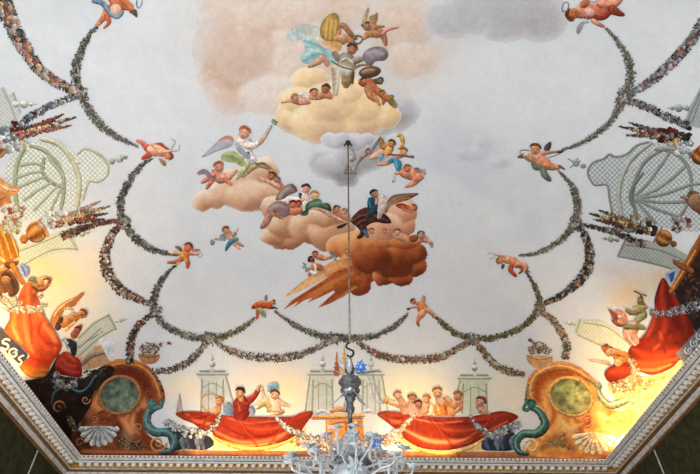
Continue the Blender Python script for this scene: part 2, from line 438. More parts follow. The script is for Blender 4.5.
        if face:
            dk = 0.55; e = hexc(skin)*dk; hx = ''.join('%02x' % int(max(0, min(1, q))*255) for q in e)
            for sg in (-.38, .36):
                q = c+u*r*.1+v*r*sg; s.e(q[0], q[1], r*.15, r*.1, -up+90, hx, 0, 0)
            q = c-u*r*.42; s.e(q[0], q[1], r*.08, r*.2, -up, hx, 0, 0)
            q = c-u*r*.12; s.e(q[0], q[1], r*.2, r*.1, -up, ''.join('%02x' % int(min(1, z*1.12)*255) for z in hexc(skin)), 0, 0)
        return s
THINGS = []; LAYER = 0.0028
class Thing:
    def __init__(s, name, label, cat, layer, group=None, kind=None):
        s.name, s.label, s.cat, s.group, s.kind, s.layer = name, label, cat, group, kind, layer
        s.parts = []; s.k = 0; THINGS.append(s)
    def part(s, name, label=None):
        q = Part(name, label); q.th = s; s.parts.append(q); return q
    def build(s, j):
        allv = [np.concatenate(q.V) for p in s.parts for q in [p]+p.sub if q.V]
        if not allv: return
        c = np.concatenate(allv); c0 = (c.min(0)+c.max(0))/2
        loc = on_vault([c0], [0.0])[0]
        single = len(s.parts) == 1 and not s.parts[0].sub
        root = None
        if not single:
            root = bpy.data.objects.new(s.name, None); C.objects.link(root); root.location = loc; root.empty_display_size = .1
            tag(root, s.label, s.cat, s.group, s.kind)
        base = s.layer*LAYER + .001 + (j % 40)*0.00001
        def mk(q, par, pl):
            if not q.V:
                return None
            V = np.concatenate(q.V); Cn = np.concatenate(q.Cc); Of = np.concatenate(q.Of)
            Of = np.minimum(Of, .006)
            W = on_vault(V, base+Of)
            me = bpy.data.meshes.new(q.name if par or not single else s.name)
            me.from_pydata((W-(loc if True else 0)).tolist(), [], q.F); me.update()
            a = me.color_attributes.new('pigment', 'FLOAT_COLOR', 'POINT')
            a.data.foreach_set('color', np.concatenate([s2l(Cn), np.ones((len(V), 1))], 1).ravel())
            me.materials.append(M_PAINT)
            # faces look into the room
            if len(me.polygons):
                N = normals(W[[f[0] for f in q.F]]); PN = np.empty(len(me.polygons)*3); me.polygons.foreach_get('normal', PN)
                bad = (PN.reshape(-1, 3)*N).sum(1) < 0
                if bad.any():
                    bm = bmesh.new(); bm.from_mesh(me); bm.faces.ensure_lookup_table()
                    bmesh.ops.reverse_faces(bm, faces=[bm.faces[i] for i in np.nonzero(bad)[0]]); bm.to_mesh(me); bm.free()
            o = bpy.data.objects.new(me.name, me); C.objects.link(o)
            if par is not None: o.parent = par
            else: o.location = loc
            if q.label: o['label'] = q.label
            if getattr(q, 'kind', None): o['kind'] = q.kind
            return o
        for q in s.parts:
            if not q.V and q.sub: q.V = q.sub[0].V; q.Cc = q.sub[0].Cc; q.Of = q.sub[0].Of; q.F = q.sub[0].F; q.sub = q.sub[1:]
            o = mk(q, root, loc)
            if o is None: continue
            for r in q.sub: mk(r, o, loc)
            if single: tag(o, s.label, s.cat, s.group, s.kind); o.name = s.name

# ---- leaves and flowers strewn along a path (painted festoons)
def leaves(part, path, wid, cols, n, size=3.2, spread=70, wj=1.0, off0=0):
    q, L = resample(catmull(path, False, 1.5), 1.0)
    d = np.gradient(q, axis=0); d /= np.maximum(np.linalg.norm(d, axis=1, keepdims=True), 1e-6)
    W = np.interp(np.linspace(0, 1, len(q)), np.linspace(0, 1, len(wid)), wid)
    cc = np.array([hexc(c) for c in cols])*.88; V = []; Cn = []; F = []; Of = []
    for i in range(n):
        k = random.randrange(len(q)); u = d[k]; v = np.array([-u[1], u[0]])
        r = (random.random()*2-1); r = math.copysign(abs(r)**.9, r)
        p = q[k]+v*r*W[k]*.5*wj+u*(random.random()-.5)
        a = math.radians(random.uniform(-spread, spread)*.6+r*60)
        dr = u*math.cos(a)+v*math.sin(a)
        if random.random() < .25: dr = -dr
        sz = size*random.uniform(.6, 1.25)*(.55+.45*W[k]/max(wid)); sw = sz*random.uniform(.28, .45)
        pr = np.array([-dr[1], dr[0]])
        b = len(V); V += [p-dr*sz*.5, p+pr*sw*.5, p+dr*sz*.5, p-pr*sw*.5]
        c = cc[random.randrange(len(cc))]*random.uniform(.82, 1.15)
        Cn += [c*.85, c, c*1.08, c*.92]; F.append((b, b+1, b+2, b+3)); Of += [(off0+i/n)*.0008]*4
    part._add(np.array(V), np.array(Cn), F, np.array(Of)+part.th.k*STEP)
MUTE = .28
def flowers(part, path, wid, cols, n, size=2.0, off0=1.0):
    q, L = resample(catmull(path, False, 1.5), 1.0)
    d = np.gradient(q, axis=0); d /= np.maximum(np.linalg.norm(d, axis=1, keepdims=True), 1e-6)
    W = np.interp(np.linspace(0, 1, len(q)), np.linspace(0, 1, len(wid)), wid)
    V = []; Cn = []; F = []; Of = []; cc = [hexc(c) for c in cols]
    for i in range(n):
        k = random.randrange(len(q)); u = d[k]; v = np.array([-u[1], u[0]])
        p = q[k]+v*(random.random()*2-1)*W[k]*.36; r = size*random.uniform(.6, 1.2)*(.5+.5*W[k]/max(wid)); c = random.choice(cc); c = (c*(1-MUTE)+np.array([.42,.40,.37])*MUTE)*random.uniform(.78, 1.08)
        b = len(V); m = 9; ph = random.random()*6
        V.append(p); Cn.append(c*.72)
        for rr, kk in ((.55, 1.02), (1.0, .9)):
            for j in range(m):
                a = 2*PI*j/m+ph; R = r*rr*(1+.16*math.cos(a*4.5+ph)+random.uniform(-.2,.15)); V.append(p+np.array([math.cos(a), math.sin(a)*.9])*R)
                Cn.append(c*(kk+.16*math.sin(-a+1)+random.uniform(-.22,.1)))
        F += [(b, b+1+j, b+1+(j+1) % m) for j in range(m)]
        F += [(b+1+j, b+1+m+j, b+1+m+(j+1) % m, b+1+(j+1) % m) for j in range(m)]
        Of += [(off0+i/n)*.0008]*(1+2*m)
    part._add(np.array(V), np.array(Cn), F, np.array(Of)+part.th.k*STEP)
GREEN = ['4f4e44','3c3a33','6e6a5a','8b8876','5d5a4a','a3a093','76725c','2f2d29']
GREY = ['6a655a','8a8577','a9a596','4a463e','77715f','958c78','575145']
OLIVE = ['5a5335','7d7348','4a4430','978b60','6b6440','a79d78']
ROSE = ['e3c2b2','d39a88','c9b6a8','efe6dc','b56a55','dcd6cd']
def garland(label, path, wid, cols=GREEN, fl=ROSE, nf=.3, dens=4.6, size=4.2, layer=4, group='painted garlands looped around the sky', fsize=1.9, taper=True):
    path = np.asarray(path, float); L = np.linalg.norm(np.diff(path, axis=0), axis=1).sum(); wid = [q*.82 for q in wid]
    t = Thing('painted_garland', label, 'garland', layer, group)
    a = t.part('foliage'); a.kind = 'stuff'
    view(); a.s(path, [w*.5 for w in wid], cols[0], .1, .1)
    leaves(a, path, wid, cols, int(L*dens), size)
    if nf:
        f = t.part('flowers'); f.kind = 'stuff'; flowers(f, path, wid, fl, max(3, int(L*nf)), fsize)
    return t
# ---- billowing painted cloud: a field of lobes, lit from above, faded into the sky at its rim
def cloud(label, blobs, lit, mid, dark, rim=.25, soft=.5, ld=(-.4, -.8), cell=0.9, layer=1, name='painted_cloud', contrast=1.5, th=None, pname='cloud_body', tint=None, nz=.11):
    t = th or Thing(name, label, 'cloud', layer, None)
    B = np.array([b[:4] for b in blobs], float)   # x, y, rx, ry
    lo = (B[:, :2]-B[:, 2:4]).min(0)-1; hi = (B[:, :2]+B[:, 2:4]).max(0)+1
    xs = np.arange(lo[0], hi[0]+cell, cell); ys = np.arange(lo[1], hi[1]+cell, cell)
    X, Y = np.meshgrid(xs, ys, indexing='ij')
    wx = X+(fbm(X, Y, 11, 3)-.5)*5; wy = Y+(fbm(X+50, Y+9, 11, 3)-.5)*5
    H = np.full(X.shape, -1.0); NX = np.zeros(X.shape); NY = np.zeros(X.shape)
    for i, b in enumerate(blobs):
        x, y, rx, ry = b[:4]; u = (wx-x)/rx; v = (wy-y)/ry; h = 1-u*u-v*v
        al = np.where(H > 0, sstep(0, .42, h), (h > 0)*1.0); TIi = b[4] if len(b) > 4 else 0
        if i == 0: TI = np.full(X.shape, float(TIi))
        NX = NX*(1-al)+u*al; NY = NY*(1-al)+v*al; TI = TI*(1-al)+TIi*al; H = np.maximum(H, h)
    li = NX*ld[0]+NY*ld[1]; li = li*contrast+(fbm(X, Y, 16, 4)-.5)*nz*9+TI
    tt = np.clip(.5+li*.5, 0, 1)[..., None]
    cl, cm, cd = hexc(lit), hexc(mid), hexc(dark)
    col = np.where(tt > .5, cm+(cl-cm)*(tt-.5)*2, cd+(cm-cd)*tt*2)
    col = col*(1+(fbm(X, Y, 5, 2)-.5)*.05)[..., None]
    a = sstep(0, rim, H)[..., None]; sk = sky(X, Y)
    k = soft+(1-soft)*a; k = np.where(H[..., None] > .02+rim*.0, k, soft*.6)
    col = col*k+sk*(1-k)
    vid = -np.ones(X.shape, int); on = H > 0
    cellon = on[:-1, :-1] & on[1:, :-1] & on[1:, 1:] & on[:-1, 1:]
    use = np.zeros(X.shape, bool)
    for sx, sy in ((0,0),(1,0),(1,1),(0,1)):
        use[sx:sx+cellon.shape[0], sy:sy+cellon.shape[1]] |= cellon
    vid[use] = np.arange(use.sum())
    F = np.stack([vid[:-1, :-1][cellon], vid[1:, :-1][cellon], vid[1:, 1:][cellon], vid[:-1, 1:][cellon]], -1).tolist()
    q = t.part(pname); q.nk = 0
    q._add(np.stack([X[use], Y[use]], 1), col[use], F)
    return t

# ================================================================== THE FRESCO
def fig(label, layer=5, name='painted_figure', cat='painted figure', group=None):
    return Thing(name, label, cat, layer, group)
PU = lambda label, group=None: Thing('painted_cherub', label, 'cherub', 5, group)

# ---- clouds
cloud('huge faint painted tan cloud bank left of the crowned group', [(226,6,30,14),(262,22,66,34,.1),(214,70,18,30),(232,92,28,24),(330,10,46,26,.05),(398,24,38,34,-.05),(300,60,60,44,.25),(236,50,44,46,-.35),(278,14,50,18,.15),(275,95,40,22,.5),(410,60,30,20,.1),(205,110,0,0)][:11], 'e4d4c8', 'd8bfae', 'c8a48e', .9, .25, layer=0.3, nz=.10, contrast=.6)
cloud('painted dove grey cloud at the top right of the sky', [(450,20,26,20),(478,14,36,22),(505,20,30,24,-.1),(540,18,28,26,-.25),(520,4,44,26,-.15)], 'c6c6ca', 'b9b7ba', 'a9a2a2', .8, .3, layer=0.4, nz=.08, contrast=.6)
cloud('painted grey cloud hanging under the large yellow cloud by the ceiling hook', [(390,112,30,22),(372,124,26,16),(322,160,16,12),(345,178,14,10),(340,166,30,16),(362,152,30,22)], 'd2d0d4', 'b2b0b4', '918c8e', .8, .25)
cloud('large painted yellow cloud carrying the crowned figure group', [(310,80,20,15,-.1),(296,116,24,18,-.1),(386,116,16,14,-.3),(300,100,24,14),(350,124,36,20,-.15),(318,122,32,22),(360,104,26,20,.2),(330,102,32,22,.15),(348,90,18,14,.35)], 'f6dfb4', 'ecca98', 'cda682', .45, .5)
cloud('small painted lilac cloud in front of the yellow one', [(352,143,20,10),(336,140,16,9),(366,140,12,8)], 'd9d6dc', 'c0bdc4', 'a29d9e', .7, .25, layer=2)
cloud('painted peach cloud under the winged figure at left', [(203,200,12,11),(222,178,18,12,.3),(216,195,16,14,.1),(262,170,18,14,.35),(236,188,26,20,.1),(252,196,30,17,-.25)], 'f6e2cc', 'dcae8a', 'ae7a5a', .4, .5)
cloud('painted brownish peach cloud under the reclining group left of the rod', [(276,208,16,14,-.15),(285,240,20,10,-.1),(274,237,14,10),(286,224,24,17,-.05),(343,240,16,14,-.1),(308,226,22,18,.1),(330,232,26,19,-.05),(325,216,26,12,.35)], 'f4d8bc', 'd09a72', '9c6042', .3, .75)
cloud('painted orange cloud behind the rod left of the eagle', [(340,246,14,12),(352,262,14,12,-.1),(354,244,20,14,.1)], 'f2b67c', 'df8a4c', 'b75c2e', .3, .8)
cloud('painted rust feathered cloud streaming down to the left of the rod', [(345,280,20,12),(360,284,12,13,-.2),(354,272,26,14)], 'c97438', 'a44e24', '803517', .2, .9, layer=2)
t = cloud('painted dark rust cloud beneath the rider on the eagle', [(416,266,12,11,-.1),(384,277,12,9),(400,278,13,9,.1),(408,254,20,15,-.3),(392,264,24,16,-.55),(372,258,22,16,-.5),(378,240,24,10,.7),(404,242,16,8,.3)], 'dd8a50', 'a85226', '6a2c15', .2, .92, layer=3, nz=.16)
cloud('painted pale peach cloud behind the eagle wing', [(404,226,12,10,-.1),(400,210,19,16,.1),(384,226,22,15,.15)], 'f6d6ba', 'dea27a', 'b07050', .25, .8, layer=3)
cloud('faint painted grey cloud with ghostly horses at right', [(482,142,14,12),(500,162,16,9),(470,154,18,11)], 'dadadc', 'c9cacf', 'b8bac2', 1.0, .0)

# streaked feather tails of the rust cloud
t = Thing('painted_cloud', 'painted rust rays fanning from the cloud toward lower left', 'cloud', 2)
q = t.part('cloud_rays'); view(280,240,5.833)
q.p([(30,330),(100,265),(200,190),(290,130),(360,110),(430,100),(440,150),(330,180),(240,235),(130,290)], 'e7b07c','c9783f',30,nz=.2,step=1.2)
q.p([(20,405),(70,350),(150,300),(250,235),(330,185),(430,140),(520,200),(500,260),(430,285),(370,330),(290,370),(220,395),(290,330),(370,262),(300,300),(240,330),(160,365),(190,335),(140,352),(75,395),(110,355)], 'b9602c','9c4820',0,nz=.25,smooth=False,step=1.2)
for a, b in (((60,375),(240,260)),((100,380),(330,235)),((230,388),(400,270)),((310,365),(440,280)),((180,350),(300,270)),((130,340),(420,190))):
    q.bl([a, ((a[0]+b[0])/2, (a[1]+b[1])/2-6), b], [3,10,14], random.choice(['c9793f','8f3d1a','d08a50']))
q.bl([(40,325),(130,270),(250,205)], [4,12,16], 'edbd8c'); q.bl([(130,290),(240,232),(255,215)], [2,8,4], 'f0c898')

# ---- festoons: the inner ring (between flying cherubs and bow knots) and the outer swags
g1 = 'painted garlands of the inner ring'; g2 = 'painted swags outside the ring'
RF = ['b9b2a6','a9a294','c9b8ac','8f8878','b08a78']
def ring(lbl, path, wid, cols=GREY, **k):
    k.setdefault('fl', RF); k.setdefault('fsize', 1.4); return garland(lbl, path, wid, cols, layer=4, group=g1, **k)
ring('painted garland from the top left cherub down to its bow knot', [(97,27),(91,32),(84,44),(78,58),(75,70),(76,82),(80,92)], [2.5,6,9,10,11,11,10], GREEN, nf=.3)
ring('painted garland from the upper left knot to the left flying cherub', [(82,94),(87,106),(98,122),(112,134),(126,141),(138,146)], [11,11,10,9,6,2.5], GREY, nf=.3)
ring('painted garland from the left flying cherub down to the second left knot', [(152,158),(143,164),(133,175),(125,189),(120,203),(121,214),(124,222)], [2,5,8,9,9,9,8], GREEN, nf=.15)
ring('painted garland between the second left knot and the yellow-sashed cherub', [(124,223),(130,232),(140,242),(152,249),(166,253),(178,254)], [9,9,9,8,6,2.5], GREEN, nf=.15)
ring('painted garland falling from the yellow-sashed cherub to the third left knot', [(176,265),(166,274),(158,286),(153,300),(155,312)], [2.5,5,8,9,9], GREEN, nf=.1)
ring('painted garland from the third left knot to the bottom left bow knot', [(156,314),(164,324),(178,332),(194,337),(209,338)], [8,8,8,8,8], GREY, nf=.2)
ring('painted garland rising from the bottom left knot to the green-sashed cherub', [(209,338),(224,336),(238,330),(249,323),(255,317)], [8,8,7,5,2], OLIVE, nf=.12)
ring('painted garland from the green-sashed cherub toward the hanging rod', [(275,311),(283,317),(295,325),(310,332),(325,337),(336,338)], [2,4,6,7,8,9], GREY, nf=.12)
ring('painted garland from the rod up to the nude cherub right of it', [(336,338),(352,338),(368,337),(382,333),(396,325),(408,313)], [9,8,7,7,6,2], GREY, nf=.12)
ring('painted garland from the nude cherub down to the bottom right knot', [(430,312),(438,319),(448,328),(460,335),(474,338)], [3,6,7,7,9], OLIVE, nf=.05)
ring('painted garland from the bottom right knot up to the third right knot', [(474,339),(490,338),(506,334),(520,328),(532,318),(539,309)], [9,8,7,7,7,8], OLIVE, nf=.1)
ring('painted garland from the third right knot to the small right cherub', [(539,308),(539,299),(536,288),(531,279),(525,271)], [9,7,6,4,1.5], OLIVE, nf=.1)
ring('painted garland from the small right cherub up to the second right knot', [(519,255),(532,254),(546,249),(558,242),(568,233),(575,224)], [2,4,6,7,8,8], GREY, nf=.1)
ring('painted garland from the second right knot up to the green-draped cherub', [(575,222),(578,208),(576,196),(571,184),(564,176),(558,170)], [9,9,9,7,4,1.5], GREY, nf=.15)
ring('painted garland from the green-draped cherub up to the top right knot', [(562,149),(574,146),(588,139),(600,131),(611,121),(620,106),(623,99)], [1.5,4,6,7,8,9,11], GREY, nf=.2)
ring('painted garland from the top right knot to the red cherub above it', [(624,97),(629,84),(631,72),(627,57),(620,44),(612,34),(606,28)], [13,11,11,10,8,5,2], GREY, nf=.12)
def swag(lbl, path, wid, cols=GREEN, **k): k.setdefault('nf', .6); return garland(lbl, path, wid, cols, layer=4, group=g2, **k)
swag('thick painted garland of roses sweeping down from the top left corner', [(1,-4),(8,16),(16,34),(28,54),(40,70),(55,81),(72,90),(79,93)], [22,20,18,17,14,12,11,10], ['4b4f45','2f302c','6a6d60','8c8f86','3b3f3a'], nf=.75, dens=9, size=4.6, fl=['efd9cc','e0a07c','d98f7c','e8e0da','c25a44','efb76a','d9cfc6'], fsize=3.6)
swag('painted garland from the upper left knot to the flower urn', [(78,95),(66,99),(54,104),(40,111),(28,118),(20,126)], [7,7,7,8,9,9], ['4a4842','2f2d2b','6c6d70'], fl=['dbb9b0','8fa3b8','7187a8','e6d9d0'], nf=.6, fsize=2.6)
swag('thin painted garland of red buds from the second left knot to the lower urn', [(123,221),(112,221),(100,223),(86,227),(72,232),(62,236)], [5,5,6,8,9,10], ['5c3a2c','3f322a','7a5a44'], fl=['a24a38','c98c6c','7f8a86'], nf=.5)
swag('painted rose garland hanging left between the second and third knots', [(122,224),(113,232),(108,243),(104,256),(106,268),(112,280),(122,291),(136,298),(150,304)], [6,9,11,12,13,12,11,8,5], ['4e4437','3a3028','6d5f4c'], fl=['e8c9b4','d89c80','b5563c','efe2d4'], nf=.9, dens=6.5)
swag('painted garland dropping from the third left knot to the left cartouche', [(154,313),(144,320),(136,328),(131,340),(130,352),(130,362)], [6,7,8,9,9,9], ['42382c','5f5443','2d2721'], fl=['c98a6a','d9b79c','9c5a44'], nf=.5)
swag('painted garland from the bottom left knot to the left basket', [(209,339),(201,349),(192,359),(181,366),(170,370),(156,371)], [6,7,8,8,7,6], GREEN, nf=.4)
swag('lower painted garland between the bottom left knot and the rod', [(215,340),(222,346),(234,352),(250,356),(268,358),(286,357),(302,354),(318,347),(331,341)], [5,7,8,9,9,9,8,7,6], ['5d554a','44403a','8a8378','a79c8c'], fl=['d3ad94','b5694a','e4d9ce'], nf=.5)
swag('lower painted garland between the rod and the bottom right knot', [(357,342),(366,348),(380,355),(398,359),(416,360),(434,358),(448,354),(460,347),(470,341)], [5,7,8,9,9,9,8,7,6], ['8a7d68','6a5c48','a99e8a','57503f'], fl=['d8a07c','b5603c','e8dccb'], nf=.6)
swag('painted garland from the bottom right knot to the right basket', [(475,341),(482,350),(490,360),(500,368),(512,372),(524,374)], [6,7,8,8,8,6], OLIVE, fl=['d9b48c','c07a4c','eee0cc'], nf=.5)
swag('painted garland dropping from the third right knot toward the right cartouche', [(541,311),(550,317),(558,326),(564,337),(567,348),(565,358)], [5,7,8,9,9,8], OLIVE, fl=['e0ae84','c8744c','eedcc8'], nf=.7)
swag('painted garland of dark leaves and one yellow bloom right of the ring', [(576,226),(584,233),(588,244),(590,256),(588,268),(581,279),(570,289),(558,297),(545,303)], [6,9,10,12,12,11,9,7,5], ['3b322d','2a2523','5a4c44','6f6a66'], fl=['8e8782','b09a90','d58a4a','c9b8a8'], nf=.5, dens=6.5)
swag('painted garland rising from the top right knot to the corner', [(628,96),(640,88),(652,80),(664,70),(674,60),(684,49),(694,36),(704,20)], [7,9,10,12,12,12,12,12], ['4b474a','33302f','77757a','989a9c'], fl=['c9a398','b5b7bc','a5584a','d6d0cb','7f8fa6'], nf=.6, dens=7, fsize=2.6)
swag('painted garland from the top right knot to the right flower urn', [(627,100),(640,104),(652,109),(664,115),(676,120),(688,125)], [7,8,9,9,9,9], ['3c3936','5c5855','86837f','262321'], fl=['b59b94','8d8f94','cbbfb6'], nf=.5)
swag('thin painted garland from the second right knot to the lower right urn', [(578,224),(592,226),(606,230),(620,234),(634,240),(645,244)], [4,5,5,7,8,9], ['2e2826','463d38','6b5e56'], fl=['9b8272','b9b0a6'], nf=.3)
# bow knots where the festoons meet
for lbl, x, y, r in [('upper left', 80, 93, 5.5), ('second left', 124, 221, 5), ('third left', 155, 311, 5), ('bottom left', 209, 338, 5), ('bottom middle', 334, 338, 4.5), ('bottom right', 473, 339, 5), ('third right', 540, 309, 5), ('second right', 575, 223, 5), ('top right', 624, 97, 6.5)]:
    t = Thing('painted_bow_knot', 'painted floral bow knot, the %s one of the ring' % lbl, 'flower knot', 4, 'painted bow knots of the ring')
    a = t.part('foliage'); a.kind = 'stuff'; view(); leaves(a, [(x-r, y-r*.3), (x, y), (x+r, y+r*.3)], [r*2.3]*2, GREY, 90, 3.6, 160)
    f = t.part('flowers'); f.kind = 'stuff'; flowers(f, [(x-r*.5, y), (x, y), (x+r*.5, y)], [r*1.8]*2, ['c9bcae','a9a79a','dcd4ca'], 9, 1.9)

# ---- flying cherubs of the ring (traced crop by crop; view() sets the crop's origin and zoom)
R1, R2, R3 = 'c8562f', 'e08a5c', 'a03c1e'
SK, SK2, SK3 = 'e2a684', 'd08660', 'a85e3c'
gc = 'flying cherubs holding the garland ring'
def ch(label): return Thing('painted_cherub', label, 'cherub', 5, gc)
# top left, cut by the frame
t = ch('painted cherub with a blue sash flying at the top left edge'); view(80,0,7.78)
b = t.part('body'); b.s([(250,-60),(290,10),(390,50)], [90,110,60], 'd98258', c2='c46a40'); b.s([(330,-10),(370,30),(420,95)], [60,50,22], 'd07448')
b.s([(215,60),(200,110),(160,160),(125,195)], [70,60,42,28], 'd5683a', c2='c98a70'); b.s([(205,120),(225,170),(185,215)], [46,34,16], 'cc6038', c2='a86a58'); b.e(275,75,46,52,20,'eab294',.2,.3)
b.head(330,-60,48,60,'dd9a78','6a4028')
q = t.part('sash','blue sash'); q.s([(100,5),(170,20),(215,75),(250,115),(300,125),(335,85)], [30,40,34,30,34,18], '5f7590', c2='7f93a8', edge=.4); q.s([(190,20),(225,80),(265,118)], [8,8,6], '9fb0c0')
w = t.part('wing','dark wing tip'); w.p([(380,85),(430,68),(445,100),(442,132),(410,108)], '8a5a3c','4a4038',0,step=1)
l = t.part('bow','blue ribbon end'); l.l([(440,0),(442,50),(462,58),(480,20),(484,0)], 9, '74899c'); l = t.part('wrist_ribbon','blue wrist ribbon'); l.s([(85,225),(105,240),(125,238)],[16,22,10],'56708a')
# upper left
t = ch('painted red cherub holding a forked ribbon at the upper left of the ring'); view(125,125,9.486)
w = t.part('wing'); w.p([(280,178),(310,165),(350,165),(380,195),(430,232),(400,240),(350,215)], 'c06048','8c2f24',20,step=1); w = t.part('wing'); w.p([(318,310),(350,318),(388,345),(386,385),(362,378),(335,350)], 'c98e62','8d7452',60,step=1)
b = t.part('body'); b.s([(245,235),(200,205),(160,165),(115,145)], [80,62,42,28], 'd5583a', c2='d87a64'); b.s([(250,255),(215,285),(165,310)], [76,56,34], 'cc4a30', c2='b8503e')
b.s([(240,225),(310,240),(385,262)], [90,110,74], 'f0b490', c2='e59468'); b.s([(330,250),(400,245),(440,240)], [46,34,18], 'efb288'); b.s([(250,180),(290,215)], [26,30], 'ee9a78')
b.head(408,290,40,-10,'d98258','7a3a22')
l = t.part('ribbon','grey forked ribbon'); l.l([(440,225),(460,185),(480,160),(460,140),(438,125)], 8, '8d93a0'); l.l([(445,240),(480,245),(518,225),(512,185)], 8, '8d93a0')
# second left: yellow sash
t = ch('painted cherub in a yellow sash holding a ring at the left'); view(160,220,7.78)
w = t.part('wing'); w.p([(115,205),(140,198),(168,215),(172,245),(150,235)], '8f7a68','6a5648',0,step=1); w = t.part('wing'); w.p([(245,222),(300,222),(312,235),(260,246)], 'c98a70','a06a58',0,step=1)
b = t.part('body'); b.s([(205,245),(190,290)], [70,56], 'd9783e'); b.s([(180,290),(120,322),(60,326)], [46,30,20], 'cf6a3c', c2='b86a58'); b.s([(205,300),(218,335),(212,365)], [44,34,26], 'cc5f3e', c2='b85a4a')
b.s([(225,258),(265,265),(305,262)], [24,18,12], 'd8775a'); b.head(218,212,38,60,'d2704a','7a3626')
q = t.part('sash','yellow sash'); q.s([(80,250),(130,250),(175,258)], [26,30,24], 'd9c08a', c2='d09a5a'); q.s([(160,270),(190,290),(205,320)], [30,30,16], 'e0a03c'); q.s([(125,345),(150,325)],[14,18],'dca25a')
l = t.part('ring','pale ring in its hand'); l.l([(290,262),(300,245),(325,250),(330,272),(305,290),(290,270)], 7, 'a3adba')
# small blue pair
t = Thing('painted_cherub', 'small painted cherub with blue drapery, away from the ring at left', 'cherub', 5); view(160,220,7.78)
b = t.part('body'); b.s([(530,95),(555,135),(590,170)], [50,56,44], 'd9a07c'); b.s([(590,170),(620,185),(648,200)], [34,24,16], 'd59a7e', c2='8a7068'); b.s([(575,180),(600,205),(625,225)], [30,22,14], 'e2b090'); b.s([(505,135),(465,148),(430,140)], [24,18,14], 'c98a6c'); b.s([(585,110),(600,80),(604,55)], [18,12,8], 'd8a88c'); b.head(515,80,32,110,'d8986e','7d4c30')
q = t.part('drapery','blue drapery'); q.p([(470,110),(500,105),(515,140),(500,160),(465,145)], '8a9aa2','66767e',0,step=1); q.s([(600,145),(560,160),(530,195),(512,232)], [30,34,34,16], '4f8794', c2='2f6c80'); q.s([(565,120),(585,110),(580,90)], [16,18,10], '7c7068')
l = t.part('basket','grey basket'); l.e(408,168,20,26,15,'9aa0a6',.3,.3); l.l([(395,150),(408,168),(420,190)],5,'6c727a')
# bottom left: green sash
t = ch('painted orange cherub with a green sash at the bottom left of the ring'); view(235,285,10.53)
w = t.part('wing'); w.s([(325,175),(326,130),(330,105)], [24,32,22], 'a88478', c2='94706a')
b = t.part('body'); b.s([(195,225),(250,205),(330,205),(375,225)], [50,70,80,60], 'cc5a30', c2='c24a24'); b.s([(240,260),(238,310),(232,350)], [46,34,24], 'd06a44', c2='b8503c'); b.s([(180,240),(200,225)],[22,34],'8a3a26'); b.s([(250,185),(330,175),(380,178)], [10,16,12], 'dd9a50'); b.s([(385,235),(420,235),(445,245)], [34,20,14], '6f4034', c2='3c3434')
b.head(395,178,30,10,'c98a54','7a6444')
q = t.part('sash','green sash'); q.s([(235,250),(275,275),(310,315),(320,332)], [34,42,46,20], 'a3a273', c2='76845a'); q.s([(260,235),(300,262),(335,268)], [14,18,8], 'b8b488')
# bottom right: nude
t = ch('painted nude cherub seen from behind at the bottom right of the ring'); view(395,285,10.53)
w = t.part('wing'); w.p([(245,170),(280,130),(295,100),(318,115),(320,160),(305,190),(270,195)], 'e0b0a0','b07468',0,step=1)
b = t.part('body'); b.s([(250,200),(280,230),(310,260)], [80,110,90], 'dd8450', c2='e08a58'); b.s([(300,280),(260,330),(240,370),(235,400)], [76,58,40,32], 'e29468', c2='d47a50'); b.s([(236,395),(250,430)], [30,18], 'b06040', c2='6a4a3a'); b.s([(330,260),(380,285),(415,320),(455,325)], [50,38,26,14], 'dc8a58', c2='c89080'); b.s([(225,225),(180,232),(145,243)], [34,22,18], 'e0a078', c2='8c6a54'); b.e(140,248,20,14,0,'5a5044')
b.head(195,172,34,125,'c07a50','4d3226',face=False)
# small right
t = ch('small painted cherub bending over at the lower right of the ring'); view(480,240,9.486)
b = t.part('body'); b.s([(250,180),(310,195),(365,235)], [76,80,66], 'df9a78', c2='d8855e'); b.s([(365,225),(430,240),(435,285)], [50,56,36], 'e09a72', c2='d88a64'); b.s([(300,240),(290,285),(340,335)], [56,48,34], 'b9542e', c2='a8401e'); b.s([(385,250),(400,285),(370,312)], [34,30,20], 'b25c36', c2='6f5a4c'); b.s([(240,155),(190,145),(130,130)], [30,20,12], 'd88a66'); b.s([(435,285),(475,298)], [16,10], '5a4844')
b.head(195,190,38,170,'d08a5c','8a6238')
w = t.part('wing','dark folded wing'); w.p([(205,225),(235,225),(228,255),(215,275),(202,260)], '5c626a','3e444c',90,step=1)
l = t.part('ribbon','thin grey ribbon'); l.l([(140,150),(105,178),(98,160)], 6, '8f8f92'); l.l([(130,130),(90,112),(72,140)], 6, '9a9a9c')
# right: green drapery
t = ch('painted winged cherub in green drapery at the right of the ring'); view(505,130,7.9)
w = t.part('wing'); w.p([(308,155),(312,125),(335,100),(362,88),(366,120),(352,155),(335,160)], '5a5354','35323a',0,step=1); w = t.part('wing'); w.p([(95,210),(120,190),(150,183),(158,215),(120,220)], '6a5c58','473c3c',0,step=1)
b = t.part('body'); b.s([(170,205),(225,215),(290,200)], [60,80,70], 'd08a66'); b.s([(235,200),(290,240),(340,270)], [76,100,70], 'de9c7c', c2='cc7c56'); b.s([(320,280),(390,290),(440,285)], [66,50,26], 'b97248', c2='cc8c6c'); b.s([(430,280),(470,305)], [22,14], '7c4c3c'); b.s([(300,180),(360,172),(430,165)], [34,26,18], 'd2906e', c2='9c6a52'); b.s([(420,170),(465,158)], [22,14], '4c3c34')
b.s([(180,190),(150,200)], [30,24], 'e0b09c')
b.head(240,150,46,80,'cf8a60','6b4a2c')
q = t.part('drapery','grey green drapery'); q.s([(220,255),(245,290),(310,300)], [30,46,34], '66705a'); q.s([(295,300),(315,350),(355,390)], [50,52,34], '6d8070', c2='4c5c50'); q.bl([(300,310),(320,360)], [8,8], '9aa894')
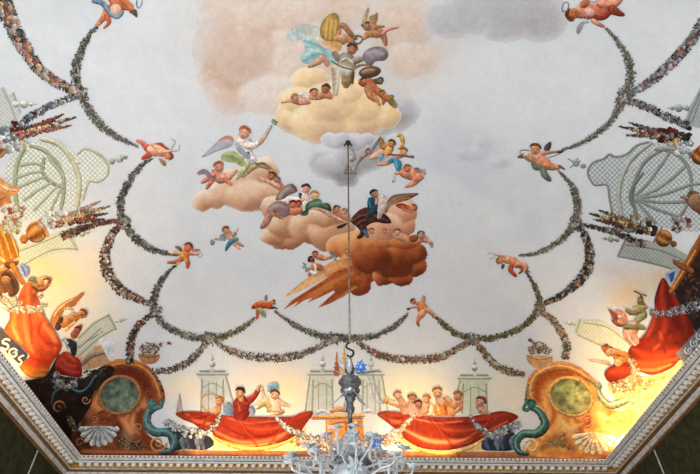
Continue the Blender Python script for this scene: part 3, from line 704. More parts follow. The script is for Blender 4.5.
l = t.part('bow','thin curved bow'); l.l([(120,180),(118,162),(150,152),(190,158)], 7, '5c5c60'); l = t.part('bow'); l.l([(345,212),(400,196),(455,170)], 6, '3e3c3e')
# top right, cut by frame
t = ch('painted red cherub with a dark foot at the top right edge'); view(540,0,7)
w = t.part('wing','grey lower wing'); w.p([(330,140),(290,150),(262,180),(255,220),(270,235),(292,200),(310,168),(345,155)], 'a6a5ab','85838a',90,step=1)
b = t.part('body'); b.s([(230,90),(330,75),(430,85),(500,60)], [70,110,100,60], 'dd9478', c2='a8452c'); b.s([(380,110),(430,120),(480,95)], [30,30,30], '8f3420'); b.s([(420,20),(520,20),(560,-20)], [60,60,50], 'd88a70'); b.s([(500,55),(545,85),(585,100)], [66,50,26], '9c4428', c2='6a2c20'); b.s([(370,140),(410,165),(445,182)], [34,30,22], 'd69a88', c2='9a5c50'); b.s([(300,30),(330,10)], [60,50], 'b5664a'); b.e(345,78,42,30,20,'efb8a0',.2,.4)
b.head(232,92,46,200,'b9683a','6a3018')
l = t.part('ribbon','grey ribbon loop'); l.l([(188,70),(160,78),(154,50),(170,15),(195,15),(200,40),(188,70)], 7, '6f7578'); l = t.part('ribbon'); l.l([(350,5),(380,12),(405,0)], 8, '8a9690')

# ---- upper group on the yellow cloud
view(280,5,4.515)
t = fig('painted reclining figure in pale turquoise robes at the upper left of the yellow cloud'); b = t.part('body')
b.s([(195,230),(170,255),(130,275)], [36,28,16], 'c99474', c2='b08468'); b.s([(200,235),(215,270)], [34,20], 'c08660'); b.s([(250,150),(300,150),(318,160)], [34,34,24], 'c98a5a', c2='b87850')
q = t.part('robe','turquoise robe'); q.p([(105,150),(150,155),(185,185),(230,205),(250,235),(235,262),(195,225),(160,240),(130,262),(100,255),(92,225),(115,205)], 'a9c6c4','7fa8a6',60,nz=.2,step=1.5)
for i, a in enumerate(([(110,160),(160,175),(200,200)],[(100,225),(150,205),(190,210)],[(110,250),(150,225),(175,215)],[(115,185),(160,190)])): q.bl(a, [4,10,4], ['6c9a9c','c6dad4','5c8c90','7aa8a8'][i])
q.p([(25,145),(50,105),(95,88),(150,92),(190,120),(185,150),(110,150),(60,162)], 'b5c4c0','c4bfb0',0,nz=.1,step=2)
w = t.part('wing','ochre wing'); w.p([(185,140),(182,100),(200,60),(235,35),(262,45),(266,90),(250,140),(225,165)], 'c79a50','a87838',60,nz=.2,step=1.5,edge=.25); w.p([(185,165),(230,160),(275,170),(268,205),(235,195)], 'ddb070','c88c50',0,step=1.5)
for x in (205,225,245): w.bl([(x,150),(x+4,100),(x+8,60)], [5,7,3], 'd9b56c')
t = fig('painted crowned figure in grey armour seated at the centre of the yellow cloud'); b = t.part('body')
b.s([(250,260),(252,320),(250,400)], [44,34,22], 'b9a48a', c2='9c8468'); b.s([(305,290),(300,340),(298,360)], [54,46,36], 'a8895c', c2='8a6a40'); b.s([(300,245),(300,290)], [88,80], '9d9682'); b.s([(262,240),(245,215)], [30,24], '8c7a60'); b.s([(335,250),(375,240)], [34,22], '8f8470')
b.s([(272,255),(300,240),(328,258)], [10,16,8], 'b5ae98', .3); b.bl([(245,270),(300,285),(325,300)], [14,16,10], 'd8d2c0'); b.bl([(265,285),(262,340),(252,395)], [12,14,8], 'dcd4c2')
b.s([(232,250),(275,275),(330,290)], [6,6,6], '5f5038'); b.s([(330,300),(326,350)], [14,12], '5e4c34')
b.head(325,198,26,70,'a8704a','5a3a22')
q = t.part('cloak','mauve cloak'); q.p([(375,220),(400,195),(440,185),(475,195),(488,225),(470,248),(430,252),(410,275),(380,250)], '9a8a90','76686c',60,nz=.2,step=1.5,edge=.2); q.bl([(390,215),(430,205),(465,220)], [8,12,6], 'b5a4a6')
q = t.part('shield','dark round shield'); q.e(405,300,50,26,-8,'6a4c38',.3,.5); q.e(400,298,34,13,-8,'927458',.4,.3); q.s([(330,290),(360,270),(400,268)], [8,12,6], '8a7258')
view(280,5,4.515)
t = fig('painted pair of arms reaching for the wreath above the crowned figure'); b = t.part('body'); b.s([(262,100),(285,90),(320,130),(345,150)], [22,26,22,14], 'a5714a', c2='8c5c3c'); b.s([(268,110),(262,150),(290,165)], [18,30,26], 'b5805a'); b.e(285,150,24,22,0,'b98a62')
t = Thing('painted_wreath', 'painted round wreath held above the crowned figure', 'wreath', 5); q = t.part('wreath'); q.s([(350,136),(368,143),(370,158),(356,172),(338,168),(332,153),(340,139),(352,136)], 8, '6f5c40', .3, .3)
t = Thing('painted_cherub', 'painted cherub with pink ribbon flying at the top of the yellow cloud', 'cherub', 5); b = t.part('body')
b.s([(400,95),(430,110),(460,130)], [40,46,36], 'a87650'); b.s([(460,125),(470,150),(478,178)], [34,26,16], 'a06a44'); b.s([(440,130),(400,130),(375,150)], [36,30,18], 'a8744c'); b.s([(430,100),(450,95),(470,95)], [16,14,8], '8c6a48'); b.head(392,95,22,110,'a06c48','5c3c26')
w = t.part('wing'); w.p([(408,75),(402,50),(425,42),(438,32),(440,60),(430,85)], 'b08a58','8c6840',0,step=1); w = t.part('wing'); w.p([(378,88),(372,60),(395,10),(402,18),(392,60)],'c0a080','a88468',0,step=1)
q = t.part('ribbon','pink ribbon'); q.s([(465,125),(490,108),(535,98)], [16,14,8], 'c97a72')
t = fig('painted dark red crouching figures on the right slope of the yellow cloud'); b = t.part('body')
b.s([(370,345),(400,350),(430,385)], [40,50,40], 'ae6240', c2='b5683c'); b.s([(395,370),(410,410),(440,430)], [34,30,18], 'c07a50'); b.s([(430,340),(455,345)], [26,26], '5c4c40'); b.s([(440,385),(470,410),(500,430)], [30,34,24], 'b5602f', c2='ad7240'); b.s([(470,420),(465,445)], [20,12], 'a8582c'); b.s([(500,430),(520,455)], [30,22], '71652e', c2='8c7a3a'); b.s([(420,400),(450,450)], [20,12], 'c98a5c')
b.head(380,342,18,110,'b06a44','5c3220'); b.head(452,340,15,60,'8a6a54','3c3230'); b.head(462,395,13,80,'c08050','6a3c20'); b.head(500,415,12,60,'a87844','5f6a30')
t = Thing('painted_child', 'painted child stretching an arm out at the left end of the yellow cloud', 'child', 5); b = t.part('body')
b.s([(8,438),(45,428),(85,430),(130,435)], [10,18,40,26], 'd59a80', c2='cc8c6c'); b.head(70,420,19,110,'cf8c70','a0604a'); w = t.part('wing','pale grey wing'); w.s([(88,402),(102,404),(118,412)],[12,26,14],'c8ced8')
t = Thing('painted_child', 'painted fair child between two others on the left of the yellow cloud', 'child', 5); b = t.part('body'); b.s([(140,412),(165,408),(190,412)], [28,38,26], 'c4866a'); b.head(155,395,20,100,'c98660','7d4c34')
t = Thing('painted_child', 'painted dark haired child on the yellow cloud beside the armoured leg', 'child', 5); b = t.part('body'); b.s([(188,405),(208,400),(230,412)], [30,40,28], 'b5765a'); b.head(205,378,23,70,'a86c4c','55342a')

# ---- winged figure on the left peach cloud
view(190,110,4.309)
t = fig('painted white-robed winged figure reaching up at the left'); b = t.part('body')
b.s([(240,145),(232,180)], [70,60], 'e8ddd2'); b.s([(215,115),(222,150)], [34,50], 'e9d4c4'); b.s([(245,150),(280,150),(300,135)], [34,26,24], 'e2d2c4'); b.s([(300,135),(325,105),(350,65)], [26,20,12], 'd8b49c', c2='c0a090'); b.s([(210,180),(250,200),(245,230)], [40,46,30], 'ebe6dc', c2='d8d4c0'); b.head(234,98,27,70,'dda284','a8603a')
w = t.part('wing','grey wing'); w.p([(50,200),(90,160),(130,122),(160,108),(185,120),(182,150),(150,165),(110,178),(75,195)], 'c9c2c2','9ea3ae',90,nz=.15,step=1.5,edge=.15); w.p([(195,130),(212,140),(240,175),(262,195),(250,210),(220,190),(200,165)], 'aab0ba','8e96a2',60,step=1.5)
w.bl([(130,125),(160,112),(184,128)], [10,14,10], 'b97a5c'); w.bl([(60,196),(110,165),(150,145)], [4,5,4], 'b8bdc6'); w.bl([(70,200),(130,172),(170,158)], [3,4,3], '8a90a0')
q = t.part('drapery','green drapery'); q.p([(140,185),(165,175),(200,180),(225,205),(245,230),(230,245),(195,225),(165,222),(135,210)], 'bcc08a','949c5c',40,nz=.25,step=1.5); q.s([(250,235),(225,265),(200,295)], [20,24,12], 'b5b888'); q.bl([(150,195),(190,205),(225,228)], [6,8,4], '7d8a48')
l = t.part('flowers','small bunch of leaves in its raised hand'); leaves(l, [P2([(355,45)])[0], P2([(375,55)])[0]], [4,4], ['8a8a6a','6c7460','a9a98c'], 26, 2.6, 160)
t = Thing('painted_cherub', 'painted pink cherub with a mauve wing on the left peach cloud', 'cherub', 5); b = t.part('body')
b.s([(110,265),(130,290),(170,285)], [40,50,30], 'cf8e74'); b.s([(170,285),(200,260)], [24,16], 'd09a80'); b.s([(100,280),(65,300),(50,310)], [30,22,14], 'c87e68'); b.s([(95,300),(72,335)], [26,14], 'c4745c'); b.s([(150,295),(180,320)], [26,14], 'cc7c58'); b.head(125,245,24,100,'cf8c70','a85c40')
w = t.part('wing','mauve wing'); w.p([(30,268),(55,252),(80,262),(98,285),(80,290),(62,275),(40,278)], '9a8894','766876',0,step=1)
t = fig('painted seated figures in ochre drapery at the right end of the left peach cloud'); b = t.part('body')
b.s([(290,235),(255,255),(225,285)], [22,26,14], 'c8a070', c2='b4986c'); b.s([(300,235),(335,245),(360,270)], [20,22,20], 'b58a5c'); b.s([(355,285),(370,310),(390,330)], [34,40,34], 'cc8868', c2='c0603c'); b.s([(300,290),(340,305),(380,325)], [14,22,20], 'd8a084'); b.e(262,215,26,20,0,'d6ccc6'); b.s([(250,180),(256,200)],[14,10],'4a4e58'); b.head(350,283,20,60,'a86a44','5a3822'); b.head(375,300,14,30,'9a7c74','6c5a58')
q = t.part('drapery','green edged drapery'); q.s([(285,230),(320,228),(345,250)], [10,10,6], '6c7448')

# ---- reclining group left of the rod
view(255,170,5.27)
t = fig('painted mauve-robed pair at the left end of the brown cloud'); b = t.part('body')
b.s([(80,220),(60,270),(35,300)], [40,36,22], 'bd8068', c2='a06c5c'); b.s([(110,220),(140,245)], [40,30], 'b87c5c'); b.head(92,228,20,90,'c08060','6a3c28'); b.head(130,228,17,70,'b87a58','5c3426')
q = t.part('robe','mauve robe'); q.p([(60,220),(75,185),(120,160),(165,170),(185,200),(175,235),(150,245),(115,215),(80,220)], 'ab8a88','8c6c6a',60,nz=.15,step=1.5,edge=.15); q.p([(110,155),(120,120),(150,85),(190,68),(215,85),(222,110),(190,125),(170,135),(150,150)], 'a48a84','74605c',40,nz=.2,step=1.5,edge=.2)
q.bl([(130,140),(150,110),(180,90)], [8,10,5], 'bfa69c'); q.s([(190,75),(212,95),(218,108)], [6,8,4], '6a3c30'); q.bl([(80,200),(120,180),(160,195)], [5,8,4], 'c4a49c')
t = fig('painted woman with bare shoulders and dark hair at the centre of the brown cloud'); b = t.part('body')
b.s([(265,125),(265,170)], [40,50], 'eddccf'); b.s([(255,150),(240,165)], [20,14], 'd8a890'); b.head(268,98,26,80,'dc9c7c','4c3430')
t = fig('painted blond figure in a green cloak on the brown cloud'); b = t.part('body')
b.s([(310,160),(290,190)], [46,40], 'cfa080'); b.s([(305,195),(350,205),(400,235),(470,270)], [18,26,24,12], 'dba890', c2='cf9a80'); b.head(315,135,25,80,'d8a878','b07c44')
q = t.part('cloak','green cloak'); q.p([(265,185),(290,160),(340,150),(355,170),(385,172),(402,195),(400,215),(370,205),(330,195),(290,200),(275,235),(240,235),(245,215),(265,210)], '5c7a5c','34503c',40,nz=.3,step=1.5,edge=.2); q.bl([(290,180),(340,168),(380,188)], [6,8,4], '8aa07c'); q.s([(255,225),(275,200)], [8,8], '2c4434')
t = fig('painted red haired child in white leaning on the front of the brown cloud'); b = t.part('body')
b.s([(140,160),(175,158),(215,150),(245,160)], [30,44,26,18], 'e8d0c4'); b.s([(170,228),(195,215),(225,212),(245,205)], [20,44,44,20], 'd07a58'); b.head(200,180,22,90,'c87250','5c281c')
t = fig('painted deep red haired child behind the one in white on the brown cloud'); b = t.part('body'); b.s([(222,192),(240,205)], [20,26], 'c06a4c'); b.head(228,178,20,60,'c4664a','7d2c1c')
t = fig('tiny painted dark haired head beside the bare shouldered woman'); b = t.part('body'); b.s([(238,136),(242,146)], [10,14], '8a6a5c'); b.head(238,130,11,60,'6a4a40','3a2a28')
t = fig('painted pale haired child closest to the rod on the brown cloud'); b = t.part('body'); b.s([(455,225),(475,238),(495,258)], [26,34,22], 'c98468'); b.head(470,218,18,60,'cf9478','8a6a5c')
t = fig('painted dark haired child just left of the rod beside the green cloak'); b = t.part('body')
b.s([(420,210),(448,232),(478,250)], [34,40,20], 'cf8868', c2='c47a58'); b.head(432,205,20,100,'c88468','6a4438')
q = t.part('drapery','black drapery fold'); q.s([(435,300),(460,292),(485,278)], [14,18,8], '2c3236')

# ---- figures right of the hook
view(340,115,5.27)
t = fig('ghostly grey figures painted behind the ceiling hook'); b = t.part('body')
b.s([(45,150),(75,200),(60,240)], [14,12,20], '9a918e', .1, .1); b.s([(20,290),(45,265),(75,290),(80,315)], [22,34,26,14], 'a39a97', c2='8f8886'); b.s([(70,285),(105,235)], [16,14], '978c86'); b.s([(25,300),(80,300)], [16,18], '847a76'); b.e(65,225,20,18,0,'a89e98'); b.s([(100,235),(130,205),(160,190)], [20,26,20], 'a08c80', c2='b08060'); b.s([(160,190),(190,150),(210,120)], [20,16,10], '948a84', c2='6c625c')
b.head(152,192,17,120,'a07860','6c5044')
t = fig('painted dark haired man in yellow drapery reaching up right of the rod'); b = t.part('body')
b.s([(235,175),(210,200),(160,225)], [44,46,18], 'dda070', c2='d8a888'); b.s([(255,150),(225,165),(220,130),(210,115)], [30,34,20,12], 'd2904c', c2='8c6440'); b.s([(265,170),(250,195)], [40,46], 'db9a5c'); b.head(272,150,22,60,'bd7c4c','4a3020')
q = t.part('drapery','pale blue drapery'); q.s([(215,215),(205,235)], [34,18], '6fa8c4')
t = fig('painted trumpeter in bright blue drapery right of the rod'); b = t.part('body'); b.s([(330,210),(300,215),(250,250),(195,258)], [26,34,26,14], 'd08c68'); b.head(335,192,22,80,'d29870','7d5638')
q = t.part('scarf','yellow scarf'); q.s([(300,108),(318,105),(332,140),(322,165),(305,175)], [14,18,20,14,8], 'd9a63e', c2='c8882c')
q = t.part('drapery','bright blue drapery'); q.s([(255,240),(285,235),(305,255),(308,285)], [16,26,42,26], '3f93b8', c2='2f7ea4'); q.bl([(290,245),(300,275)],[6,6],'7cbcd8')
l = t.part('trumpet','dark trumpet'); l.s([(255,205),(320,210),(385,218)], [8,10,16], '6a4030', c2='8c5c48')
t = Thing('painted_cherub', 'painted nude cherub flying with flowers right of the trumpeters', 'cherub', 5); b = t.part('body')
b.s([(330,295),(370,305),(410,325)], [56,72,50], 'd98e68'); b.s([(420,320),(390,355),(345,375)], [40,32,18], 'dd9a78'); b.s([(395,335),(430,325)],[34,30],'d2825c'); b.s([(310,300),(290,305)], [22,16], 'cf9074'); b.s([(420,290),(445,300)], [20,12], 'c8846c'); b.head(355,280,22,100,'cc8460','8a5638'); b.head(405,290,13,80,'a88474','6c5c54')
l = t.part('flowers','small dark flowers'); leaves(l, [P2([(280,310)])[0], P2([(285,350)])[0]], [4,4], ['5c5a58','8a8c90','a5a8a4'], 16, 2.0, 160); leaves(l, [P2([(440,285)])[0], P2([(455,315)])[0]], [3,3], ['5c5a58','8a8c90'], 10, 2.0, 160)

# ---- the rider on the eagle
view(340,180,5.27)
t = Thing('painted_eagle', 'painted dark brown eagle with a raised wing carrying a rider', 'eagle', 5)
b = t.part('body'); b.p([(56,205),(80,175),(115,148),(160,140),(205,158),(248,185),(270,222),(232,226),(195,220),(165,226),(140,244),(146,262),(128,290),(104,308),(88,300),(106,272),(92,248),(66,228)], '5c3228','341c1a',50,step=.9,nz=.3,nsc=3)
for a in ([(70,210),(110,185),(160,178)],[(85,235),(110,215),(140,205)],[(100,290),(118,262),(112,235)],[(180,185),(215,200),(250,212)]): b.bl(a, [4,7,4], '84523c'); b.bl([(p+5,q+10) for p,q in a], [4,6,4], '1f1010')
b.s([(62,206),(52,212),(58,220)], [12,9,3], '8c6a4c')
w = t.part('wing'); w.p([(235,155),(245,115),(275,80),(330,70),(412,68),(385,88),(350,105),(300,120),(265,140),(240,175)], 'a87858','5a3024',20,nz=.3,step=1.0,edge=.25)
for a in ([(255,120),(300,88),(395,72)],[(260,130),(310,100),(370,90)],[(250,145),(290,120),(340,104)]): w.bl(a, [4,5,2], 'c89a74')
w.s([(300,128),(330,125),(350,135)],[8,12,8],'8a2f1c')
t = fig('painted rider in blue with a white sash on the eagle'); b = t.part('body')
b.s([(165,105),(178,138)], [50,62], '1f4f66', c2='1a3c52'); b.s([(185,150),(160,175),(140,200)], [34,28,16], '24404e', c2='2c3c44'); b.s([(210,85),(225,110),(218,150),(205,195)], [40,50,40,20], 'dccbc4', c2='b8a09c'); b.s([(195,90),(190,120)],[18,14],'c88a68'); b.s([(150,95),(160,140)],[8,8],'3c7c94'); b.head(182,72,24,110,'a87c64','2a2624'); b.bl([(215,100),(222,150)],[5,5],'f0e6e0')
l = t.part('leg_wrap','blue leg wrapping'); l.s([(130,265),(145,295)], [24,20], '4c6478')
t = fig('painted red-haired child resting behind the eagle wing'); b = t.part('body'); b.s([(300,130),(340,140),(375,150)], [18,30,30], 'c05a34'); b.s([(330,150),(385,172)],[12,12],'cf7c54'); b.head(382,146,22,20,'d0825c','8c4428')
t = Thing('painted_child', 'painted child face peeping from the pale cloud, nearest the blue leg wrapping', 'child', 5); b = t.part('body'); b.s([(150,262),(165,272),(182,270)], [14,22,12], 'dfa484'); b.head(165,268,17,90,'d49070','a06040')
t = Thing('painted_child', 'painted child face peeping from the middle of the pale cloud below the eagle', 'child', 5); b = t.part('body'); b.s([(222,268),(235,272),(248,270)], [12,18,10], 'dfa484'); b.head(235,268,14,80,'cc8866','9c5c3c')
t = Thing('painted_child', 'painted child leaning out over the right shoulder of the rust cloud', 'child', 5); b = t.part('body'); b.s([(290,290),(330,300),(365,325)], [34,44,26], 'dfa88c', c2='c87850'); b.head(302,275,21,90,'d89a78','8a5238')
t = Thing('painted_cherub', 'painted cherub holding a sprig at the right end of the rust cloud', 'cherub', 5); b = t.part('body'); b.s([(395,320),(430,305),(460,318),(485,330)], [40,46,24,14], 'd88c60', c2='c88c70'); b.s([(380,310),(400,300)],[40,34],'8c4c34'); b.head(428,290,22,100,'cc7c54','7a4a34')
l = t.part('sprig'); leaves(l, [P2([(480,325)])[0], P2([(482,350)])[0]], [4,4], ['5c5c58','8a8c8e','a5a8a4'], 16, 2.2, 160)
w = t.part('wing','small grey wing'); w.s([(425,285),(432,272)],[20,12],'9aa0a2')
# pair with flowers left of the rod
view(280,240,5.833)
t = Thing('painted_cherub', 'painted red haired cherub holding grey flowers left of the rod', 'cherub', 5); b = t.part('body'); b.s([(215,95),(235,98),(260,105),(300,98)], [26,34,26,14], 'cf8458'); b.head(205,82,20,90,'cc7448','8c3c22')
l = t.part('flowers','grey flowers'); leaves(l, [P2([(295,90)])[0], P2([(325,90)])[0]], [8,8], ['5c5c64','8a8c94','a5a8ae'], 40, 2.6, 160)
t = Thing('painted_cherub', 'painted dark haired cherub seen from behind in a white cloth left of the rod', 'cherub', 5); b = t.part('body')
b.s([(195,135),(205,165)], [34,46], 'dcb49c'); b.s([(190,155),(180,175),(170,205)], [28,24,20], 'c08a68', c2='b5704c'); b.s([(205,155),(225,155),(240,165)],[36,40,34],'b5622f'); b.head(185,112,20,150,'7c3c34','3a1f22',face=False)
q = t.part('cloth','white cloth'); q.s([(180,180),(195,192),(210,188)], [20,26,14], 'ece4dc'); q.s([(205,140),(208,170)],[14,14],'f0dcd0')
l = t.part('leaves','dull green leaves'); leaves(l, [P2([(140,165)])[0], P2([(155,150)])[0]], [8,8], ['6c6a60','8a8874','a5a28c'], 30, 2.6, 160)
t = Thing('painted_child', 'tiny painted child head peeping beside the rod on the rust cloud', 'child', 5); b = t.part('body'); b.s([(392,70),(398,88)],[16,20],'c07850'); b.head(390,62,13,100,'cf9070','8a5a44')

# ================================================================== the painted life round the coves
def lattice(period=2.7, infill=(.90,.90,.88), k=.55, rot=.78, thick=.5):
    def fn(V, c):
        u = V[:, 0]*math.cos(rot)+V[:, 1]*math.sin(rot); v = -V[:, 0]*math.sin(rot)+V[:, 1]*math.cos(rot)
        a = np.abs((u/period) % 1-.5)*2; b = np.abs((v/period) % 1-.5)*2
        g = np.clip(np.maximum(sstep(1-thick, 1, a), sstep(1-thick, 1, b)), 0, 1)[:, None]
        return c*g+(c*(1-k)+np.array(infill)*k)*(1-g)
    return fn
def pav(label): return Thing('painted_trellis_pavilion', label, 'trellis pavilion', 2, 'painted trellis pavilions')
def finial(b, x, y, r, col='c9c8b8', up=(0,-1)):
    u = np.array(up, float); c = np.array([x, y], float)
    q = c-u*r*1.3; b.s([q-u*r*.8, q], [r*1.6, r*.8], col); b.e(x, y, r, r, 0, col, .35, .3); q = c+u*r*1.6; b.e(q[0], q[1], r*.55, r*.55, 0, col, .3, .3); q2 = c+u*r*3.1; b.s([q, q2], [r*.6, r*.15], col)
# big left and right pavilions with fan lattices
t = pav('large painted trellis pavilion with a fan lattice on the left cove'); view(0,120,3.89); b = t.part('lattice'); b.nk = .15
b.p([(50,380),(30,300),(20,200),(45,140),(85,105),(130,85),(175,70),(215,75),(260,105),(300,132),(325,112),(355,118),(395,140),(420,175),(415,215),(380,240),(350,235),(335,262),(320,310),(300,335),(240,355),(180,378)], 'a9af96','b9bea8',0,step=.6,smooth=True,nz=.06,fn=lattice(3.5,(.93,.94,.90),.9))
f = t.part('frame'); f.nk = .3; FC = 'b4b698'
f.s([(160,72),(220,90),(270,140),(300,200),(308,260),(298,335)], 20, 'ccc8a4', .35,.45); f.s([(110,95),(170,118),(220,165),(246,225),(246,290),(236,345)], 16, 'a3a888', .3,.45); f.s([(120,92),(185,110),(240,165),(268,225),(272,300)],5,'e2dfc8')
f.s([(92,110),(66,170),(58,240),(62,310),(72,378)], 18, 'a5aa88', .3,.45); f.s([(300,132),(325,112),(355,118),(395,140),(420,175),(415,215),(380,240),(350,235),(335,262),(322,310)], 9, 'b9bb9c', .3,.5)
f.s([(170,150),(165,200),(190,235),(245,262)], 16, '9ca082', .3,.4); f.s([(185,140),(215,180),(245,215)],12,'b0b39a')
for a in ([(80,175),(130,168),(168,178)],[(66,222),(120,205),(168,200)],[(68,262),(120,240),(178,218)],[(90,312),(150,270),(205,240)],[(130,350),(180,300),(225,255)],[(190,365),(215,310),(240,262)]): f.s(a, [14,12,10], 'aaae92', .2,.35)
f.e(300,165,10,8,0,'d0cdb0')
g = t.part('finial'); g.e(436,160,11,13,0,'a3a288',.3,.3); g.e(464,150,15,15,0,'bdbdae',.3,.3); leaves(g, [P2([(470,150)])[0], P2([(495,145)])[0]], [6,3], ['8a8c7c','a8aaa0','6f7264'], 26, 3, 120)
t = pav('large grey painted trellis pavilion with a fan lattice on the right cove'); view(520,120,3.89); b = t.part('lattice'); b.nk = .15
b.p([(265,195),(285,165),(325,150),(348,132),(372,142),(415,132),(455,98),(500,85),(580,100),(700,130),(730,250),(725,420),(560,420),(420,390),(360,365),(348,300),(338,252),(292,252),(268,222)], '848a82','959b92',0,step=.6,nz=.06,fn=lattice(3.5,(.84,.86,.88),.85))
f = t.part('frame'); f.nk = .3
f.s([(510,88),(440,145),(400,215),(385,290),(395,365)], 18, 'a9ada2', .35,.45); f.s([(560,110),(490,160),(450,230),(440,300),(455,385)], 14, '7c837c', .3,.4); f.s([(540,98),(465,155),(420,230),(408,300)],5,'c4c7c0')
f.s([(268,222),(265,195),(285,165),(325,150),(348,132),(372,142),(415,132),(455,98),(500,85)], 9, '858b80', .3,.5); f.s([(268,222),(292,252),(338,252),(348,300),(360,365)], 9, '858b80', .3,.5)
f.s([(530,112),(600,125),(650,175),(668,250),(650,330),(600,400)], 15, '868d85', .3,.35); f.s([(560,110),(640,120),(720,160)], 12, '8b9189', .3,.35)
for a in ([(455,300),(540,265),(640,185)],[(455,302),(550,290),(665,250)],[(455,305),(550,320),(660,315)],[(455,308),(530,345),(620,375)],[(450,312),(490,355),(530,400)],[(452,292),(510,230),(580,130)],[(668,250),(720,245)],[(655,320),(720,345)]): f.s(a, [11,13,14], '868d85', .25,.35)
f.s([(480,205),(440,260),(432,310),(455,350)],[10,16,16,8],'727a74')
g = t.part('finial'); g.e(246,178,12,10,0,'8c9088',.3,.3); g.e(218,165,14,16,0,'a5a8a2',.3,.3); g.l([(188,150),(215,165),(235,158)],5,'8a8e88'); g.l([(195,185),(215,165),(225,148)],5,'8a8e88')
for lab, ol, col, c2, inf, fr, fi in [
 ('corner of a painted trellis pavilion at the upper left edge of the ceiling', [(-6,128),(-4,92),(3,86),(8,95),(14,92),(21,112),(18,120),(8,124)], 'aeb2a4','bcbfb0',(.84,.85,.84), [[(2,88),(10,104),(16,121)],[(13,93),(20,112)]], (24,104,4.2,(1,0))),
 ('painted trellis pavilion below the lower left flower urn', [(19,274),(19,250),(30,243),(68,228),(78,250),(52,254),(36,260)], 'b9bc94','c5c79e',(.90,.89,.78), [[(66,230),(77,250)],[(20,250),(46,240),(68,230)],[(20,266),(50,250),(76,248)]], (82,233,3.6,(1,-.2))),
 ('painted trellis pavilion leaning behind the orange robed figures at left', [(76,352),(78,336),(92,322),(108,314),(116,328),(100,340),(84,358)], 'a9ae98','b9bda8',(.86,.86,.82), [[(108,314),(116,329)],[(78,338),(94,323),(108,315)],[(80,354),(98,338),(115,328)],[(80,346),(100,328)]], (121,320,2.2,(1,-.2))),
 ('painted trellis pavilion beneath the lower right flower urn', [(617,256),(626,238),(648,240),(672,246),(700,262),(690,275),(668,268),(642,262)], '858b80','939888',(.72,.74,.72), [[(626,238),(618,256)],[(618,256),(650,262),(690,274)],[(624,244),(660,250),(696,266)]], (611,239,3.2,(-1,-.1))),
 ('pale painted trellis pavilion left of the pink faced figure at right', [(576,331),(580,320),(600,320),(622,332),(632,350),(620,354),(600,346),(578,336)], 'c3c6a2','d2d3b0',(.93,.91,.82), [[(580,319),(576,332)],[(578,334),(602,345),(628,354)],[(584,322),(608,327),(630,344)]], (570,323,2.4,(-1,-.15))),
 ('corner of a painted grey trellis pavilion at the upper right edge', [(706,76),(698,92),(690,106),(684,124),(700,128),(712,128)], '8a8f8c','949a95',(.72,.74,.75), [[(700,92),(686,124)],[(706,82),(692,122)]], (679,108,4.0,(-1,0)))]:
    t = pav(lab); view(); b = t.part('lattice'); b.nk = .15; b.p(ol, col, c2, 0, smooth=False, step=.8, nz=.06, fn=lattice(2.9, inf, .75))
    f = t.part('frame'); f.nk = .3
    for a in fr: f.s(a, 2.0, col, .3, .5)
    g = t.part('finial'); finial(g, fi[0], fi[1], fi[2], c2, fi[3])
# far cove pavilions
for lab, x0, x1, yt, sx, col, inf in [('pale painted trellis pavilion behind the gold ring on the far cove', 201, 224, 372, 236, 'a9b0aa', (.88,.89,.88)), ('pale painted trellis pavilion behind the altar, left of the chandelier', 312, 333, 372, 305, 'b5baa8', (.90,.90,.85)), ('pale green painted trellis pavilion behind the right hand balcony', 462, 487, 376, 452, 'b3bb9c', (.90,.91,.82)), ('pale painted trellis pavilion half hidden by the chandelier', 362, 380, 372, 388, 'bfc2b4', (.91,.91,.86))]:
    t = pav(lab); view(); b = t.part('lattice'); b.nk = .15; xm = (x0+x1)/2; s = 1 if sx > x1 else -1; xe = x1 if s > 0 else x0
    b.p([(x0-3,yt+3),(x1+3,yt+3),(x1-1,yt+12),(x1,414),(x0,414),(x0+1,yt+12)], col, None, 0, smooth=False, step=.8, fn=lattice(2.1, inf, .65))
    b.p([(xe+s*2,yt+5),(xe,yt+14),(xe,414),(sx,414),(sx-s*2,400)], col, None, 0, smooth=False, step=.8, fn=lattice(2.1, inf, .75))
    f = t.part('frame'); f.nk = .3; dk = ''.join('%02x' % int(q*225) for q in hexc(col))
    f.s([(x0-4,yt+2),(x1+4,yt+2)], 2.6, col, .3, .4); f.s([(x0-1,yt-1),(x1+1,yt-1)], 2.2, dk, .3, .4); f.s([(x0+1,yt+8),(x0,413)], 1.8, dk, .3, .3); f.s([(x1-1,yt+8),(x1,413)], 1.8, dk, .3, .3); f.s([(xm-4,yt+10),(xm-4,413)], 1.1, dk); f.s([(xm+4,yt+10),(xm+4,413)], 1.1, dk); f.s([(xe+s*2,yt+4),(sx,413)], 1.6, dk, .3, .3)
    f.s([(x0+1,yt+16),(xm,yt+11),(x1-1,yt+16)], 1.2, dk)
    g = t.part('finial'); finial(g, xm, yt-8, 3.2, 'c4c6c0')
t = Thing('painted_spire', 'small painted grey spire left of the far balcony drapery', 'spire', 2); view(160,355,4.31); b = t.part('spire'); b.s([(85,165),(85,205),(85,245)], [3,20,32], 'a9a296'); b.l([(76,215),(76,245)],4,'8c8478'); b.l([(94,215),(94,245)],4,'c4bdae')

